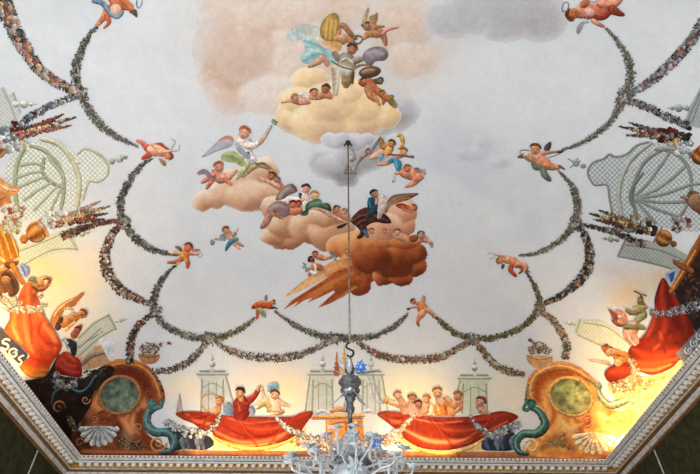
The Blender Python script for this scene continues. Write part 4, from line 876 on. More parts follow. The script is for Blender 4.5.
# flower urns on the side coves
def bouquet(label, urn, ur, ucol, spikes, base, extra):
    t = Thing('painted_flower_urn', label, 'flower urn', 3, 'painted urns of flowers'); view(); u = t.part('urn')
    global MUTE; MUTE = .05
    x, y = urn; u.e(x, y, ur*.95, ur*.95, 0, ucol, .45, .5); d = np.array(base, float)-np.array(urn, float); d /= np.linalg.norm(d); n = np.array([-d[1], d[0]]); c = np.array(urn, float)+d*ur*.75
    u.s([c-n*ur*.9, c, c+n*ur*.9], [ur*.2, ur*.3, ur*.2], ''.join('%02x' % int(min(1, q*1.2)*255) for q in hexc(ucol)), .4, .4); u.s([np.array(urn)-d*ur*.8, np.array(urn)-d*ur*1.35], [ur*.35, ur*.8], ucol, .3, .4)
    for k in (-.55, -.2, .2, .55): u.bl([np.array(urn)+n*ur*k*1.1+d*ur*.6, np.array(urn)+n*ur*k*1.3, np.array(urn)+n*ur*k-d*ur*.7], [1, 2, 1], 'f0b868' if k in (-.2, .55) else '6a3014', .7)
    f = t.part('foliage'); f.kind = 'stuff'; g = t.part('flowers'); g.kind = 'stuff'
    for tip, w, lc, fc in spikes:
        m = ((base[0]+tip[0])/2, (base[1]+tip[1])/2+random.uniform(-1, 1)); pth = [base, m, tip]; L = math.dist(base, tip)
        leaves(f, pth, [w, w*.75, 1.0], lc, int(L*5), 4.0, 60); flowers(g, [pth[0], pth[1], ((m[0]+tip[0]*2)/3, (m[1]+tip[1]*2)/3)], [w, w*.6, 2], fc, int(L*.75), 2.0)
    for cx, cy, r, fc, n, sz in extra: flowers(g, [(cx-r, cy), (cx, cy), (cx+r, cy)], [r*2]*3, fc, n, sz)
    MUTE = .15
    return t
DKR = ['5c2a22','3f2420','7a3a2c','4c443a']; BRN = ['6a5a40','4a4234','8a7a5a','5c3a2c']; YEL = ['e3b45c','edd09a','d99a48','f0e2c4']; RED = ['a8443a','c4685a','8c3028']; WHT = ['dfe0d8','c4c8c2','eef0ea','a9b0ac']
bouquet('painted orange urn spilling flower spikes at the upper left edge', (-3,150), 9, 'b5602c', [((63,114),9,DKR,RED),((75,117),10,BRN,YEL),((72,125),8,['8c5044','6a5040','a8685a'],['c4705f','d99a8c','b5483c'])], (10,138), [(8,134,9,['8a9a9c','6f8288','a5b2b2'],20,3.2),(12,144,10,WHT,22,3.0),(20,146,7,['eccf96','dfe0d0'],10,2.4),(18,127,7,['8c2f28','6a2820'],14,2.6)])
bouquet('painted copper urn with pale flowers in the middle of the left cove', (36,232), 11, 'c07430', [((100,201),8,['b58a70','8c7a54','d0a088'],['d8a08c','e8cdb8','c06a58']),((109,206),9,['9c8c5c','7d7444'],YEL),((107,213),9,DKR,['8c3830','a85044','e2b46c']),((104,219),8,['3f3228','5c4834','6a3a2c'],['7a4434','a0705a'])], (50,224), [(55,218,10,['eef0dc','dfe2cc','f5f0dc'],26,2.8),(46,222,8,WHT,14,2.6),(12,216,12,['e0a080','f0dcb8','c06a4c','e8e4c8'],24,2.6),(10,228,9,['e8dcae','d0c890','b8a060'],18,2.8)])
bouquet('dark painted urn with maroon flower spikes at the upper right edge', (700,156), 9, '7c3c20', [((629,122),7,['3a3430','55504c'],['6a5a54','8c8480']),((620,126),9,['38302c','5c4a40','3a2a28'],['c49a5a','8a4434','d9b890']),((627,135),8,['3f3a38','5c5856','7a4a40'],['8a5448','a5a09c'])], (680,138), [(668,134,8,['5a2420','7a2c28','4a2220'],26,3.0),(684,148,9,['b9bcba','8c9294','d0d2cc'],26,3.0),(672,140,8,['d8a05a','c4beb4'],12,2.6),(680,133,10,['2c2a2a','3f3c3c'],20,2.8)])
bouquet('bronze painted urn with dark flower spikes on the right cove', (664,238), 9, '84522a', [((599,210),7,['4a3a30','6b5a48'],['a5824c','8c7460']),((590,213),9,['3a302a','5c4c3c'],['d0aa60','e0cfa0','8c5a3c']),((594,219),8,['2f2826','4a342c'],['5c3028','7a4436']),((592,227),6,['2c2624','463a36'],['6a5c54','9a928a'])], (650,230), [(640,222,9,['8c7a60','5c4c44','c4c0b4'],20,2.6),(680,224,10,['b5908c','a9acaa','6a3a34'],26,2.6),(648,228,8,['2f2826','3f3430'],20,3.0)])
view(590,170,5.26)
t = fig('painted bald man turning away at the right edge of the ceiling', 3); b = t.part('body'); b.s([(600,190),(560,175),(540,165)], [90,80,60], '8a6448', c2='a07656'); b.head(550,155,42,120,'9c7254','6a4c38',face=False); b.s([(480,140),(510,145)], [16,20], '8c7260')
view(0,170,5.26)
t = fig('painted torso in golden light at the left edge above the urn', 3); b = t.part('body'); b.p([(-10,45),(20,55),(60,78),(100,95),(90,120),(50,140),(60,170),(20,180),(-10,190)], 'e0a468','c87a40',60,step=2,nz=.25); b.s([(0,80),(40,100),(85,108)], [14,16,8], 'f0c088'); b.s([(0,150),(30,135)], [16,10], 'b5622e')

# left cove: gilded column, kneeling people, red draperies
view(0,240,5.26)
t = Thing('painted_column', 'painted golden fluted column slanting at the left edge', 'column', 3); b = t.part('shaft')
b.p([(-20,-70),(0,-85),(25,-60),(75,0),(98,60),(90,90),(60,110),(0,135),(-20,140)], 'd88828','a85c18',0,smooth=False,step=2)
for i, x in enumerate((-8,12,32,52,70)): b.s([(x-34,-70),(x,10),(x+26,95)], [8,10,8], ['f0b450','c06a1c'][i % 2], .3,.3)
c = t.part('capital'); c.s([(-10,165),(30,150),(90,115)], [26,24,14], 'c4843c'); c.s([(30,130),(60,130),(88,118)], [30,34,20], '7a4420'); c.s([(60,130),(90,180),(120,230)], [30,26,18], 'd0842c', c2='b8681c'); c.s([(-10,90),(20,110)],[20,16],'e8c47c')
t = fig('painted shadowed figure behind the cream flowers at the left edge', 3); b = t.part('body'); b.p([(-15,180),(30,160),(60,170),(95,230),(90,280),(40,300),(-15,290)], '9c6034','5c3822',40,step=2,nz=.4,nsc=3); b.head(30,205,30,80,'b87c4c','5c3a20'); b.s([(60,210),(75,250)],[20,24],'4a3626')
t = Thing('painted_ewer', 'small painted blue and white ewer beside the golden column', 'ewer', 4); b = t.part('ewer'); b.p([(95,130),(115,125),(145,140),(150,175),(135,195),(110,180),(98,160)], 'b8c0d8','6a78a8',0,step=1.2); b.s([(110,135),(125,165),(130,185)], [6,8,5], '4a5ca0')
t = Thing('painted_drapery', 'painted orange cloth draped over the balustrade at the far left', 'drapery', 4, None); b = t.part('cloth')
b.p([(88,320),(100,280),(120,240),(150,218),(172,240),(185,280),(205,335),(200,350),(100,350)], 'd8602c','b8481c',60,step=1.2,nz=.15); b.bl([(150,225),(140,280),(150,345)], [6,12,10], 'ec8048'); b.bl([(165,240),(180,300)],[6,10],'9c3414')
view(0,320,5.26); b.p([(15,70),(45,-5),(60,-60),(200,-62),(238,-10),(270,30),(300,80),(322,130),(312,168),(285,205),(262,240),(240,285),(180,305),(125,280),(98,235),(150,188),(85,118)], 'ec7030','b8361c',50,step=1.2,nz=.15,edge=.15)
for a, w_, c_ in [([(75,-40),(70,40),(110,120)],[10,20,10],'f29848'),([(120,-50),(130,40),(150,130),(170,170)],[10,18,20,8],'f48c4c'),([(150,-50),(160,40),(165,120)],[6,10,6],'b83818'),([(200,-50),(230,30),(280,90),(290,150)],[8,16,20,8],'f08850'),([(220,0),(200,60),(240,110)],[8,12,6],'b43416'),([(240,120),(290,130),(310,140)],[10,16,8],'982c16'),([(150,190),(210,215),(265,215)],[12,18,8],'b02c18'),([(110,240),(160,265),(240,260)],[18,26,14],'d87c28'),([(125,265),(170,290),(230,285)],[8,14,8],'e8a840'),([(60,30),(90,100)],[8,10],'f8b060')]: b.bl(a, w_, c_)
t = Thing('painted_drapery', 'painted dark crimson cloth beside the blue clad figure on the left cove', 'drapery', 4, None); b = t.part('cloth')
b.p([(305,190),(325,170),(350,165),(385,185),(420,212),(430,265),(415,300),(350,292),(300,280),(288,240)], 'a83020','7c2018',60,step=1.1,nz=.15)
for a, w_, c_ in [([(320,200),(360,235),(400,240)],[6,14,8],'c84c34'),([(310,230),(350,262),(410,275)],[6,12,8],'c04430'),([(350,175),(390,210)],[6,10],'cc5038'),([(300,255),(340,282)],[6,10],'5c1812')]: b.bl(a, w_, c_)
t = Thing('painted_rocaille', 'dark painted foliage and shadow behind the left cornice corner', 'foliage', 3); b = t.part('foliage')
b.p([(175,310),(240,288),(285,215),(310,180),(300,280),(420,305),(470,290),(540,240),(600,250),(570,330),(490,380),(480,440),(430,520),(330,640),(200,560),(150,400),(110,330)], '38241c','1f1614',60,step=2.5,nz=.5,nsc=5); leaves(b, [P2([(190,330)])[0],P2([(300,350)])[0],P2([(430,300)])[0],P2([(560,270)])[0]], [12,14,10,8], ['2f2420','4a3428','1f1a1a','5c4638'], 160, 5, 120)
t = Thing('painted_flower_garland', 'grey white painted blossoms below the crimson cloth at left', 'garland', 4); f = t.part('blossoms'); f.kind = 'stuff'; leaves(f, [P2([(285,270)])[0],P2([(310,340)])[0],P2([(400,330)])[0]], [7,12,9], ['5a5c5a','8a8c8c','3a3a3a'], 110, 4, 120); flowers(f, [P2([(290,275)])[0],P2([(310,335)])[0],P2([(400,325)])[0]], [7,12,8], ['d8d6d2','b0aeac','8c8a8c'], 42, 1.8)
view(0,240,5.26)
t = Thing('painted_flower_garland', 'cream painted flower garland crossing the orange cloth at left', 'garland', 5); f = t.part('blossoms'); f.kind = 'stuff'; leaves(f, [P2([(0,290)])[0],P2([(60,345)])[0],P2([(150,360)])[0],P2([(240,355)])[0]], [10,14,9,7], ['b0945c','8c7a44','d0b870'], 150, 3.6, 120); flowers(f, [P2([(0,300)])[0],P2([(50,335)])[0],P2([(130,360)])[0],P2([(235,355)])[0]], [16,18,10,6], ['f8ecc4','f5e0b0','e8d8a0','fff6dc'], 95, 2.1)
t = fig('painted woman in profile with a green headband on the left cove'); b = t.part('body'); b.s([(165,225),(190,250),(180,270)], [30,34,30], 'b8743c'); b.s([(195,225),(230,215),(262,208)], [44,50,16], 'd89a5c', c2='c4783c'); b.s([(185,262),(220,255),(255,235)], [16,26,10], 'b06a34'); b.e(238,222,12,16,20,'e8b47c'); b.s([(170,245),(200,262),(230,260)],[14,14,8],'7a4420')
q = t.part('headband','green headband'); q.s([(150,205),(175,208),(190,225)], [18,24,14], '6c7844'); q.s([(225,205),(255,200),(262,225)], [8,10,6], '6a4020'); b.head(212,298,11,90,'d8a070','a86c3c')
t = fig('painted orange robed figures with a raised sleeve on the left cove'); b = t.part('body')
b.p([(265,400),(300,350),(345,320),(390,300),(425,275),(440,282),(405,325),(390,345),(345,360),(310,410),(290,450),(262,430)], 'd88848','b0602c',30,step=1.5,nz=.2); b.s([(280,400),(320,350),(380,310)], [10,14,6], 'eab070'); b.s([(330,440),(380,410),(410,400)], [50,56,30], 'cf8444', c2='b86c34'); b.s([(300,460),(320,410)], [36,24], '5c3420'); b.s([(340,470),(390,430)],[20,14],'e0a868')
b.head(355,385,28,60,'e4cdb4','d8c0a0'); b.head(428,388,26,30,'c88850','7c4c2c'); b.s([(385,400),(440,385)],[10,14],'a86434')
view(0,320,5.26); t = fig('painted figure in dark blue with a raised hand on the left cove'); b = t.part('body'); b.s([(385,80),(405,50),(420,30)], [40,36,26], 'a8583c', c2='b86444'); b.s([(410,40),(425,28)],[16,12],'8c4430'); b.s([(350,110),(380,130),(385,180)], [30,44,24], '27303c', c2='1f2630'); b.s([(330,100),(350,120)], [18,20], 'a9acb0'); b.s([(345,130),(355,150)],[10,8],'8c94a0'); b.head(402,52,20,60,'a8583c','5c2c20')
t = Thing('painted_steps', 'painted tan and grey steps beside the left cartouche', 'steps', 2); b = t.part('steps'); b.p([(395,180),(480,140),(530,130),(585,215),(560,235),(440,265),(425,215)], 'd0a478','c08c60',60,smooth=False,step=2); b.s([(430,235),(480,190),(560,165)], [16,24,18], '6f6a64', c2='8c8880'); b.p([(520,100),(550,85),(600,95),(600,200),(575,215),(540,150)], 'dcdce0','cfcdd0',60,smooth=False,step=2); b.s([(400,150),(450,110),(540,60)],[10,14,8],'a9aa98')
# shields of scrollwork painted over the side cornices
t = Thing('painted_scroll_panel', 'dark painted panel with white scrolls at the left cornice', 'scroll panel', 5); b = t.part('panel'); b.p([(-20,30),(5,48),(45,88),(145,186),(102,236),(40,182),(-20,125)], '4c4a50','3a3a42',40,smooth=False,step=2)
w = t.part('scrolls','white scrolls'); w.l([(45,105),(30,98),(10,108),(8,120),(30,125),(40,140),(25,155),(5,145)], 11, 'e8e4de'); w.l([(85,160),(70,148),(45,160),(48,185),(72,192),(85,175),(72,168)], 10, 'e8e0d4'); w.l([(120,185),(105,190),(90,205),(105,210),(110,222),(95,235)], 9, 'e4dcd4'); w.e(66,172,8,8,0,'6a7aa8',.1,.1); w.l([(30,150),(25,165),(55,195),(90,225)],4,'d8a048')
view(590,330,5.26); t = Thing('painted_scroll_panel', 'grey painted panel with three white scrolls at the right cornice', 'scroll panel', 5); b = t.part('panel'); b.p([(455,125),(490,85),(560,10),(600,-30),(620,80),(580,115),(515,188)], '77767c','65656c',40,smooth=False,step=2)
w = t.part('scrolls','white scrolls')
for x, y in ((522,108),(552,70),(582,32)): w.l([(x-14,y-16),(x-20,y),(x-8,y+16),(x+12,y+12),(x+16,y-4),(x+4,y-12),(x-5,y-2),(x+2,y+3)], 7, 'd4d6dc'); w.l([(x+10,y-20),(x+20,y-12)],6,'c8cad0')

# right cove
view(590,250,5.26)
t = Thing('painted_drapery', 'large painted red cloth hanging on the right cove', 'drapery', 4, None); b = t.part('cloth')
b.p([(385,145),(430,205),(480,285),(535,375),(565,470),(545,540),(475,580),(430,622),(330,655),(250,642),(150,690),(95,687),(86,632),(190,561),(215,511),(290,440),(338,325),(345,240)], '741c14','962a14',80,step=1.3,nz=.2,edge=.1)
for a, w_, c_ in [([(385,160),(380,260),(400,380),(370,460)],[8,20,24,10],'b83a26'),([(410,200),(440,320),(470,420)],[10,22,10],'6f1a14'),([(440,240),(500,360),(530,470)],[10,20,12],'a83020'),([(350,300),(330,400),(290,470)],[8,18,10],'c04a30'),([(370,430),(380,480),(340,520)],[6,10,8],'c85a3c'),([(300,460),(260,520),(340,540)],[10,20,10],'8c2014'),([(230,520),(330,560),(460,530)],[12,30,14],'cc4420'),([(200,580),(320,600),(460,570)],[12,26,10],'e05c28'),([(250,625),(340,630),(430,600)],[8,14,8],'f08c48'),([(110,640),(170,630),(220,640)],[20,28,14],'d44c28'),([(380,480),(400,540)],[14,10],'7c1c12'),([(500,300),(530,400),(540,520)],[14,24,14],'701c14')]: b.bl(a, w_, c_)
t = Thing('painted_rocaille', 'dark painted shadowed ornament at the right edge', 'ornament', 3); b = t.part('ornament'); b.p([(440,200),(470,120),(520,60),(560,-10),(620,-40),(620,420),(570,440),(530,370),(480,290)], '3a2620','241a1c',60,step=2.5,nz=.5,nsc=4); leaves(b, [P2([(500,150)])[0],P2([(560,230)])[0],P2([(560,350)])[0]], [16,18,12], ['5c3a28','2a2022','6f4830','3c3440','8c5c3a'], 130, 5, 160)
t = Thing('painted_column', 'painted bronze fluted column at the right edge', 'column', 4); b = t.part('shaft'); b.s([(430,215),(480,130),(545,20),(600,-70)], [26,34,44,50], 'b06a2c', c2='8c4c24'); b.s([(440,200),(495,110),(560,0)], [6,8,9], 'dc9c54'); b.s([(455,205),(510,115),(575,0)], [6,8,8], '6f3818'); c = t.part('capital'); c.s([(450,60),(500,90),(540,110)], [30,36,26], '8c5028'); c.s([(440,45),(470,50)],[20,14],'9a9c98')
t = Thing('painted_ewer', 'painted blue and white wedge shaped cloth beside the bronze column', 'cloth', 5); b = t.part('cloth'); b.p([(400,120),(440,98),(478,102),(450,150),(430,185),(405,155)], '9aa8c0','b5bcc8',0,smooth=False,step=1.2); b.p([(415,125),(450,108),(445,150),(430,172)], '2c5c9c','24487c',60,smooth=False,step=1.2)
t = Thing('painted_flower_garland', 'grey painted flower garland crossing the red cloth at right', 'garland', 5); f = t.part('blossoms'); f.kind = 'stuff'; pth = [P2([(320,325)])[0],P2([(400,335)])[0],P2([(480,315)])[0],P2([(590,285)])[0]]; leaves(f, pth, [6,9,11,12], ['8c8c90','5c5a5c','a9a9ac','44403f'], 190, 3.8, 110); flowers(f, pth, [4,7,9,9], ['c4c4c8','a5a5aa','dadade'], 60, 1.5)
t = fig('painted pink faced figure with pointed ears in a ruff on the right cove'); b = t.part('body')
b.s([(235,400),(215,440),(240,480)], [60,80,50], 'dc9c88', c2='d08870'); b.s([(185,405),(230,400),(290,410)], [22,34,20], '76784c'); b.s([(150,330),(175,360),(165,385)], [40,56,40], 'cf8a6c'); b.p([(98,310),(115,312),(135,330),(150,340),(140,385),(125,380),(118,350)], 'a85a34','7c4028',60,step=1.2); b.e(160,350,14,9,30,'eab49c'); b.s([(120,370),(150,390),(180,395)], [14,20,10], '8c5434'); b.s([(200,430),(215,470),(240,500)],[8,10,8],'f0c4b0')
t = fig('painted green clad figure gesturing on the right cove'); b = t.part('body'); b.s([(265,255),(275,290),(300,300)], [26,36,20], '6a6a38', c2='7a7444'); b.s([(245,330),(270,310),(285,340),(250,370)], [30,30,40,30], '7f8050', c2='8c8c5c'); b.s([(195,315),(225,330),(260,320)], [20,26,20], '8a7a44'); b.l([(235,215),(265,228),(270,250)], 8, '6a5c38'); b.l([(300,240),(275,228),(280,250)], 8, '7a6a40'); b.l([(225,300),(245,290),(300,298)], 9, 'b89c60'); b.head(268,262,16,80,'9c8450','54502c')
view(590,330,5.26)
t = fig('painted orange figure with outstretched arm beside the right cartouche'); b = t.part('body'); b.s([(0,160),(50,165),(110,178)], [8,12,18], 'e8b890', c2='e0a070'); b.s([(115,110),(160,140),(150,175)], [40,60,40], 'dc8848', c2='e0a468'); b.s([(130,120),(190,130),(190,160)],[22,30,20],'d87438'); b.p([(65,85),(95,70),(100,100),(75,100)], 'a84c24','7c3418',0,step=1); b.s([(75,95),(100,130)],[24,20],'c06830'); b.head(105,112,26,120,'e0a070','9c5428')
t = Thing('painted_flower_garland', 'cream painted flower garland trailing over the red cloth at right', 'garland', 5); f = t.part('blossoms'); f.kind = 'stuff'; pth = [P2([(200,140)])[0],P2([(232,180)])[0],P2([(245,240)])[0],P2([(200,285)])[0],P2([(120,300)])[0]]; leaves(f, pth, [6,8,12,14,10], ['c8a468','9c8448','dcc088','b8743c'], 260, 3.8, 120); flowers(f, pth, [5,7,11,12,8], ['f4e4c0','e8d0a0','d8b47c'], 75, 1.8)

view(590,330,5.26)
t = Thing('painted_rocaille', 'painted scrollwork with lamp glow in its golden colour under the red cloth by the right cornice', 'scrollwork', 2); b = t.part('scrollwork')
b.p([(95,300),(130,250),(200,240),(300,245),(400,215),(460,150),(500,200),(420,330),(330,440),(250,540),(180,560),(200,440),(130,350)], 'ecbc70','f0cc88',60,step=2,nz=.3,nsc=4)  # pale yellow holds the cove lamp's glow over the painted foliage
for a in ([(260,250),(300,290),(350,260),(400,240)],[(200,300),(250,330),(310,300),(370,290)],[(280,270),(265,330),(300,370),(340,340)],[(230,340),(240,400),(280,430)],[(330,220),(380,260),(420,220)],[(150,300),(190,340),(220,400)]): b.bl(a, [8,12,5], 'b8783c'); b.bl([(p+6,q+9) for p,q in a], [5,7,3], 'fae4b0')
leaves(b, [P2([(130,290)])[0],P2([(230,300)])[0],P2([(330,270)])[0]], [8,12,10], ['c08c4c','e8c888','a06c3c'], 120, 4, 150)
view()
for lab, x0, x1 in (('golden painted balustrade below the cloth of the far left balcony', 212, 306), ('golden painted balustrade below the cloth of the far right balcony', 400, 486)):
    t = Thing('painted_balustrade', lab, 'balustrade', 2); b = t.part('balustrade'); b.p([(x0,424),(x1,424),(x1,451),(x0,450.5)], 'ecc88c','f4dca8',90,smooth=False,step=1.6,nz=.12)  # golden balusters; the strip lamps' yellow-white glow is put into the colour
    for k in range(int((x1-x0)/5)): b.bl([(x0+2+k*5,432),(x0+2.8+k*5,441),(x0+2+k*5,450)], [1.4,2.2,1.4], 'c88c44', .6)
# ---- corner cartouches
def spiral(b, x, y, r, col, a0=0, turns=1.6, s=1, w=7):
    pts = [(x+r*(1-i/22)*math.cos(a0+s*i/22*turns*2*PI), y+r*(1-i/22)*math.sin(a0+s*i/22*turns*2*PI)) for i in range(21)]
    b.s(pts, [w, w*.8, w*.4], col, .35, .35)
def shell(b, x, y, r, a0, a1, col, c2, n=9):
    for i in range(n):
        a = math.radians(a0+(a1-a0)*i/(n-1)); b.s([(x, y), (x+r*.55*math.cos(a), y+r*.55*math.sin(a)), (x+r*math.cos(a), y+r*math.sin(a))], [2, r*.20, r*.34], col, .4, .55, c2=c2)
def cartouche(label, V, body, bc, arch, ac, inner, ic, oval, oc, rim, merm, mc, mh, dragon, dc, dh, scr, sc, shl, shc, mask, mkc, folds, fc, leafp, lc):
    t = Thing('painted_cartouche', label, 'cartouche', 3, 'painted corner cartouches'); view(*V); b = t.part('scroll_frame')
    b.p(body, bc[0], bc[1], 60, step=1.5, nz=.3)
    for f_ in folds: b.bl(f_, [6,16,8], fc)
    b.bl(inner, [14,30,30,18], ic); b.s(arch, [22,30,32,30,22], ac[0], .3, .4); b.s(arch, [5,7,7,7,5], ac[1], .2, .2)
    for s_ in scr: spiral(b, *s_[:3], sc, *s_[3:])
    o = t.part('oval_medallion', 'mottled green oval medallion'); x, y, rx, ry, ro = oval; ra = math.radians(ro); o.s([(x+(rx+4)*math.cos(a)*math.cos(ra)-(ry+4)*math.sin(a)*math.sin(ra), y+(rx+4)*math.cos(a)*math.sin(ra)+(ry+4)*math.sin(a)*math.cos(ra)) for a in np.linspace(0, 2*PI+.1, 22)], 13, rim, .35, .4); o.p([(x+rx*math.cos(a)*math.cos(ra)-ry*math.sin(a)*math.sin(ra), y+rx*math.cos(a)*math.sin(ra)+ry*math.sin(a)*math.cos(ra)) for a in np.linspace(0, 2*PI, 16)[:-1]], oc[0], oc[1], 60, step=1.6, nz=.55, nsc=5, edge=.25)
    l = t.part('foliage'); l.kind = 'stuff'
    for pth, ww in leafp: leaves(l, P2(pth), [ww/KK]*2, lc, int(ww*5), 4.2, 140)
    sh = t.part('shell', 'painted scallop shell'); shell(sh, *shl, *shc)
    m = t.part('mask', 'painted grotesque mask'); mx, my, mr = mask; m.head(mx, my, mr, 90, mkc, mkc); m.s([(mx-mr,my-mr*.5),(mx,my-mr*1.1),(mx+mr,my-mr*.5)], [6,10,6], mkc, .5, .4); m.s([(mx-mr*.8,my+mr*.8),(mx,my+mr*1.3),(mx+mr*.8,my+mr*.8)], [6,12,6], mkc)
    g = t.part('sea_creature', 'blue green sea creature'); g.s(merm, [18,26,32,30,28,22,14], mc[0], .45, .4, c2=mc[1]); g.s([(p[0]-4, p[1]-5) for p in merm], [4,6,7,6,5,4,2], mc[2], .1, .1); g.head(mh[0], mh[1], mh[2], 80, mc[0], mc[1]); g.s(mh[3], [14,12,8], mc[0])
    d = t.part('serpent', 'scaly serpent'); d.s(dragon, [10,20,24,22,17,10], dc[0], .45, .4, c2=dc[1]); d.s([(p[0]-2, p[1]-5) for p in dragon], [2,5,6,5,4,2], dc[2], .1, .1); d.e(dh[0], dh[1], 13, 10, dh[2], dc[0], .3, .3)
    return t
cartouche('painted corner cartouche with green oval in dark shaded colours at the left corner', (50,330,3.386),  # same design as the right corner, with shade put into its colours
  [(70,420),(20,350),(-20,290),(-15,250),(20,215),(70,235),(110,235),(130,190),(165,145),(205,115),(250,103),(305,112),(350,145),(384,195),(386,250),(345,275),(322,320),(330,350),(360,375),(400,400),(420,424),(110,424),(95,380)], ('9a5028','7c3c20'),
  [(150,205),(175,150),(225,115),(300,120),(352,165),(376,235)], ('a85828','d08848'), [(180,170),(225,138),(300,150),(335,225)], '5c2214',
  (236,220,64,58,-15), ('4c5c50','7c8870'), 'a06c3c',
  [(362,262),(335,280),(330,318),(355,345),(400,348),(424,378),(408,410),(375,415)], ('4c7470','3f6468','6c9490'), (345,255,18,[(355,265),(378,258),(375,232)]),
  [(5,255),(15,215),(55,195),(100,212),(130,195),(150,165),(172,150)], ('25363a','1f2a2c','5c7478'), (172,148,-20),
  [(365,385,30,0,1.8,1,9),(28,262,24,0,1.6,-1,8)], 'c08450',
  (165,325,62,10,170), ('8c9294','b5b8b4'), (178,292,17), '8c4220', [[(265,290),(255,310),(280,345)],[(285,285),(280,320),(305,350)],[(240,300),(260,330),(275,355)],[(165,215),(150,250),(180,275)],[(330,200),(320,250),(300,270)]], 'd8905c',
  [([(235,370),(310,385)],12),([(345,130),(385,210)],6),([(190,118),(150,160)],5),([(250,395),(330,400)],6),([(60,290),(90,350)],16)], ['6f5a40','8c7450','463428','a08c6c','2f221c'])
cartouche('painted corner cartouche with green oval in warm lamplit colours at the right corner', (510,330,3.386),  # warm cove lamp glow is put into these oranges and yellows
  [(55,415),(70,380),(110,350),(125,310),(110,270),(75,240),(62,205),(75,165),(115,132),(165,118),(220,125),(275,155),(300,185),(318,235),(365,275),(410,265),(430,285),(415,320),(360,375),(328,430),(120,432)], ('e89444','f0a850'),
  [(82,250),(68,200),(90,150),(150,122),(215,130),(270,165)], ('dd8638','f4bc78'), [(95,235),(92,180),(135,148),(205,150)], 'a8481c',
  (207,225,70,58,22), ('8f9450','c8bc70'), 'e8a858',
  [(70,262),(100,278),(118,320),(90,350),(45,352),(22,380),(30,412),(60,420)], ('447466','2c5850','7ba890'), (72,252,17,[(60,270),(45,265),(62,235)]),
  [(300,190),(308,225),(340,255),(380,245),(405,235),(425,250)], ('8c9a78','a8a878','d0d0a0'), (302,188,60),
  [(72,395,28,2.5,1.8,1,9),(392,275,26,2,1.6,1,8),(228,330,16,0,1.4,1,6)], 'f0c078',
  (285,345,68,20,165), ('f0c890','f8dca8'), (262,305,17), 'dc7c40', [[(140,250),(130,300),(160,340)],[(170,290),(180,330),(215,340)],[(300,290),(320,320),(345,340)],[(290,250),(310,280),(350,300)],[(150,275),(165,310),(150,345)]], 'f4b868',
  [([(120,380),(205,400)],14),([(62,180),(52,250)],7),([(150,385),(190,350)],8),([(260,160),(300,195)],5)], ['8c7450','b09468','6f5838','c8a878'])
PC = [t_ for t_ in THINGS if t_.name == 'painted_cartouche']
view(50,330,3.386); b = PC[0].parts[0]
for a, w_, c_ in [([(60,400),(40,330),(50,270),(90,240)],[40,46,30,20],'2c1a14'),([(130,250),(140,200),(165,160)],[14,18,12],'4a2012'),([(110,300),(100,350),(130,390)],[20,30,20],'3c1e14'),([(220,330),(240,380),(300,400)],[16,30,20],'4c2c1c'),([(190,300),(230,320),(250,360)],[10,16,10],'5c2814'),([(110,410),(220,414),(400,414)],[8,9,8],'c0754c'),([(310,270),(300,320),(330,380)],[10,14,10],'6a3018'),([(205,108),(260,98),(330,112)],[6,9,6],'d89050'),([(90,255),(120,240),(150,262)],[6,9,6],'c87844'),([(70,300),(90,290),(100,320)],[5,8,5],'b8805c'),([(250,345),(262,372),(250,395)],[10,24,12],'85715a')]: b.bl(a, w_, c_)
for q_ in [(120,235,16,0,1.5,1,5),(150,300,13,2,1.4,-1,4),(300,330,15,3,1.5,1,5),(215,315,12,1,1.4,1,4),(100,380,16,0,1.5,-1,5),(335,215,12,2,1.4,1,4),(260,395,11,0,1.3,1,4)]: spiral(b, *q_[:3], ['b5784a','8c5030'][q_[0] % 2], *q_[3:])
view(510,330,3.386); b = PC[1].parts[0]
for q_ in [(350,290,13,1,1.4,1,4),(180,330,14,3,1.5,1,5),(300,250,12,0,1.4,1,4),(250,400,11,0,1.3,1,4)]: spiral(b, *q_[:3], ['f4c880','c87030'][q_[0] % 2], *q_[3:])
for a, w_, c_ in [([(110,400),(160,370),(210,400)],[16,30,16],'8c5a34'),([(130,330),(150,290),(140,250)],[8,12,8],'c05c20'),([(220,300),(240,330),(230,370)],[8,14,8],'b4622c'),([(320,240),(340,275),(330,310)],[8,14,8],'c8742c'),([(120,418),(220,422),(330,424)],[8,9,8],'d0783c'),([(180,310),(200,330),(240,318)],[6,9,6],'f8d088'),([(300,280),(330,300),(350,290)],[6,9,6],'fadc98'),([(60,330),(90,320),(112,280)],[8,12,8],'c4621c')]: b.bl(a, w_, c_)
def basket(label, V, x, y, w_, col, fcs, tip):
    t = Thing('painted_flower_basket', label, 'flower basket', 5, 'painted baskets on the cartouches'); view(*V); b = t.part('basket'); b.p([(x-w_,y-w_*.3),(x+w_,y-w_*.2),(x+w_*.6,y+w_*.55),(x-w_*.5,y+w_*.55)], col, None, 0, step=1.2, nz=.2, fn=lattice(1.8, tuple(hexc(col)*1.2), .5)); b.s([(x-w_,y-w_*.35),(x,y-w_*.1),(x+w_,y-w_*.25)], [6,9,6], col)
    f = t.part('flowers'); f.kind = 'stuff'; pth = [P2([(x-w_*.8,y-w_*.7)])[0], P2([(x,y-w_*1.0)])[0], P2([(x+w_*.8,y-w_*.6)])[0]]; leaves(f, pth, [7,11,8], ['6a5a44','8c7a60','4c4034','a89878'], 110, 3.6, 150); flowers(f, pth, [6,10,6], fcs, 26, 1.8); leaves(f, [P2([(x,y-w_)])[0], P2([tip])[0]], [6,2], ['7c6850','5c4c3c','a85c44'], 36, 3.2, 100); flowers(f, [P2([tip])[0]-.5, P2([tip])[0]+.5], [2,2], ['c06a54','a85c40'], 3, 1.6)
basket('painted flower basket on top of the left cartouche', (50,330,3.386), 335, 92, 34, 'a06a44', ['c8b8ac','e0d4c8','b08c78','8c6a5c'], (404,42))
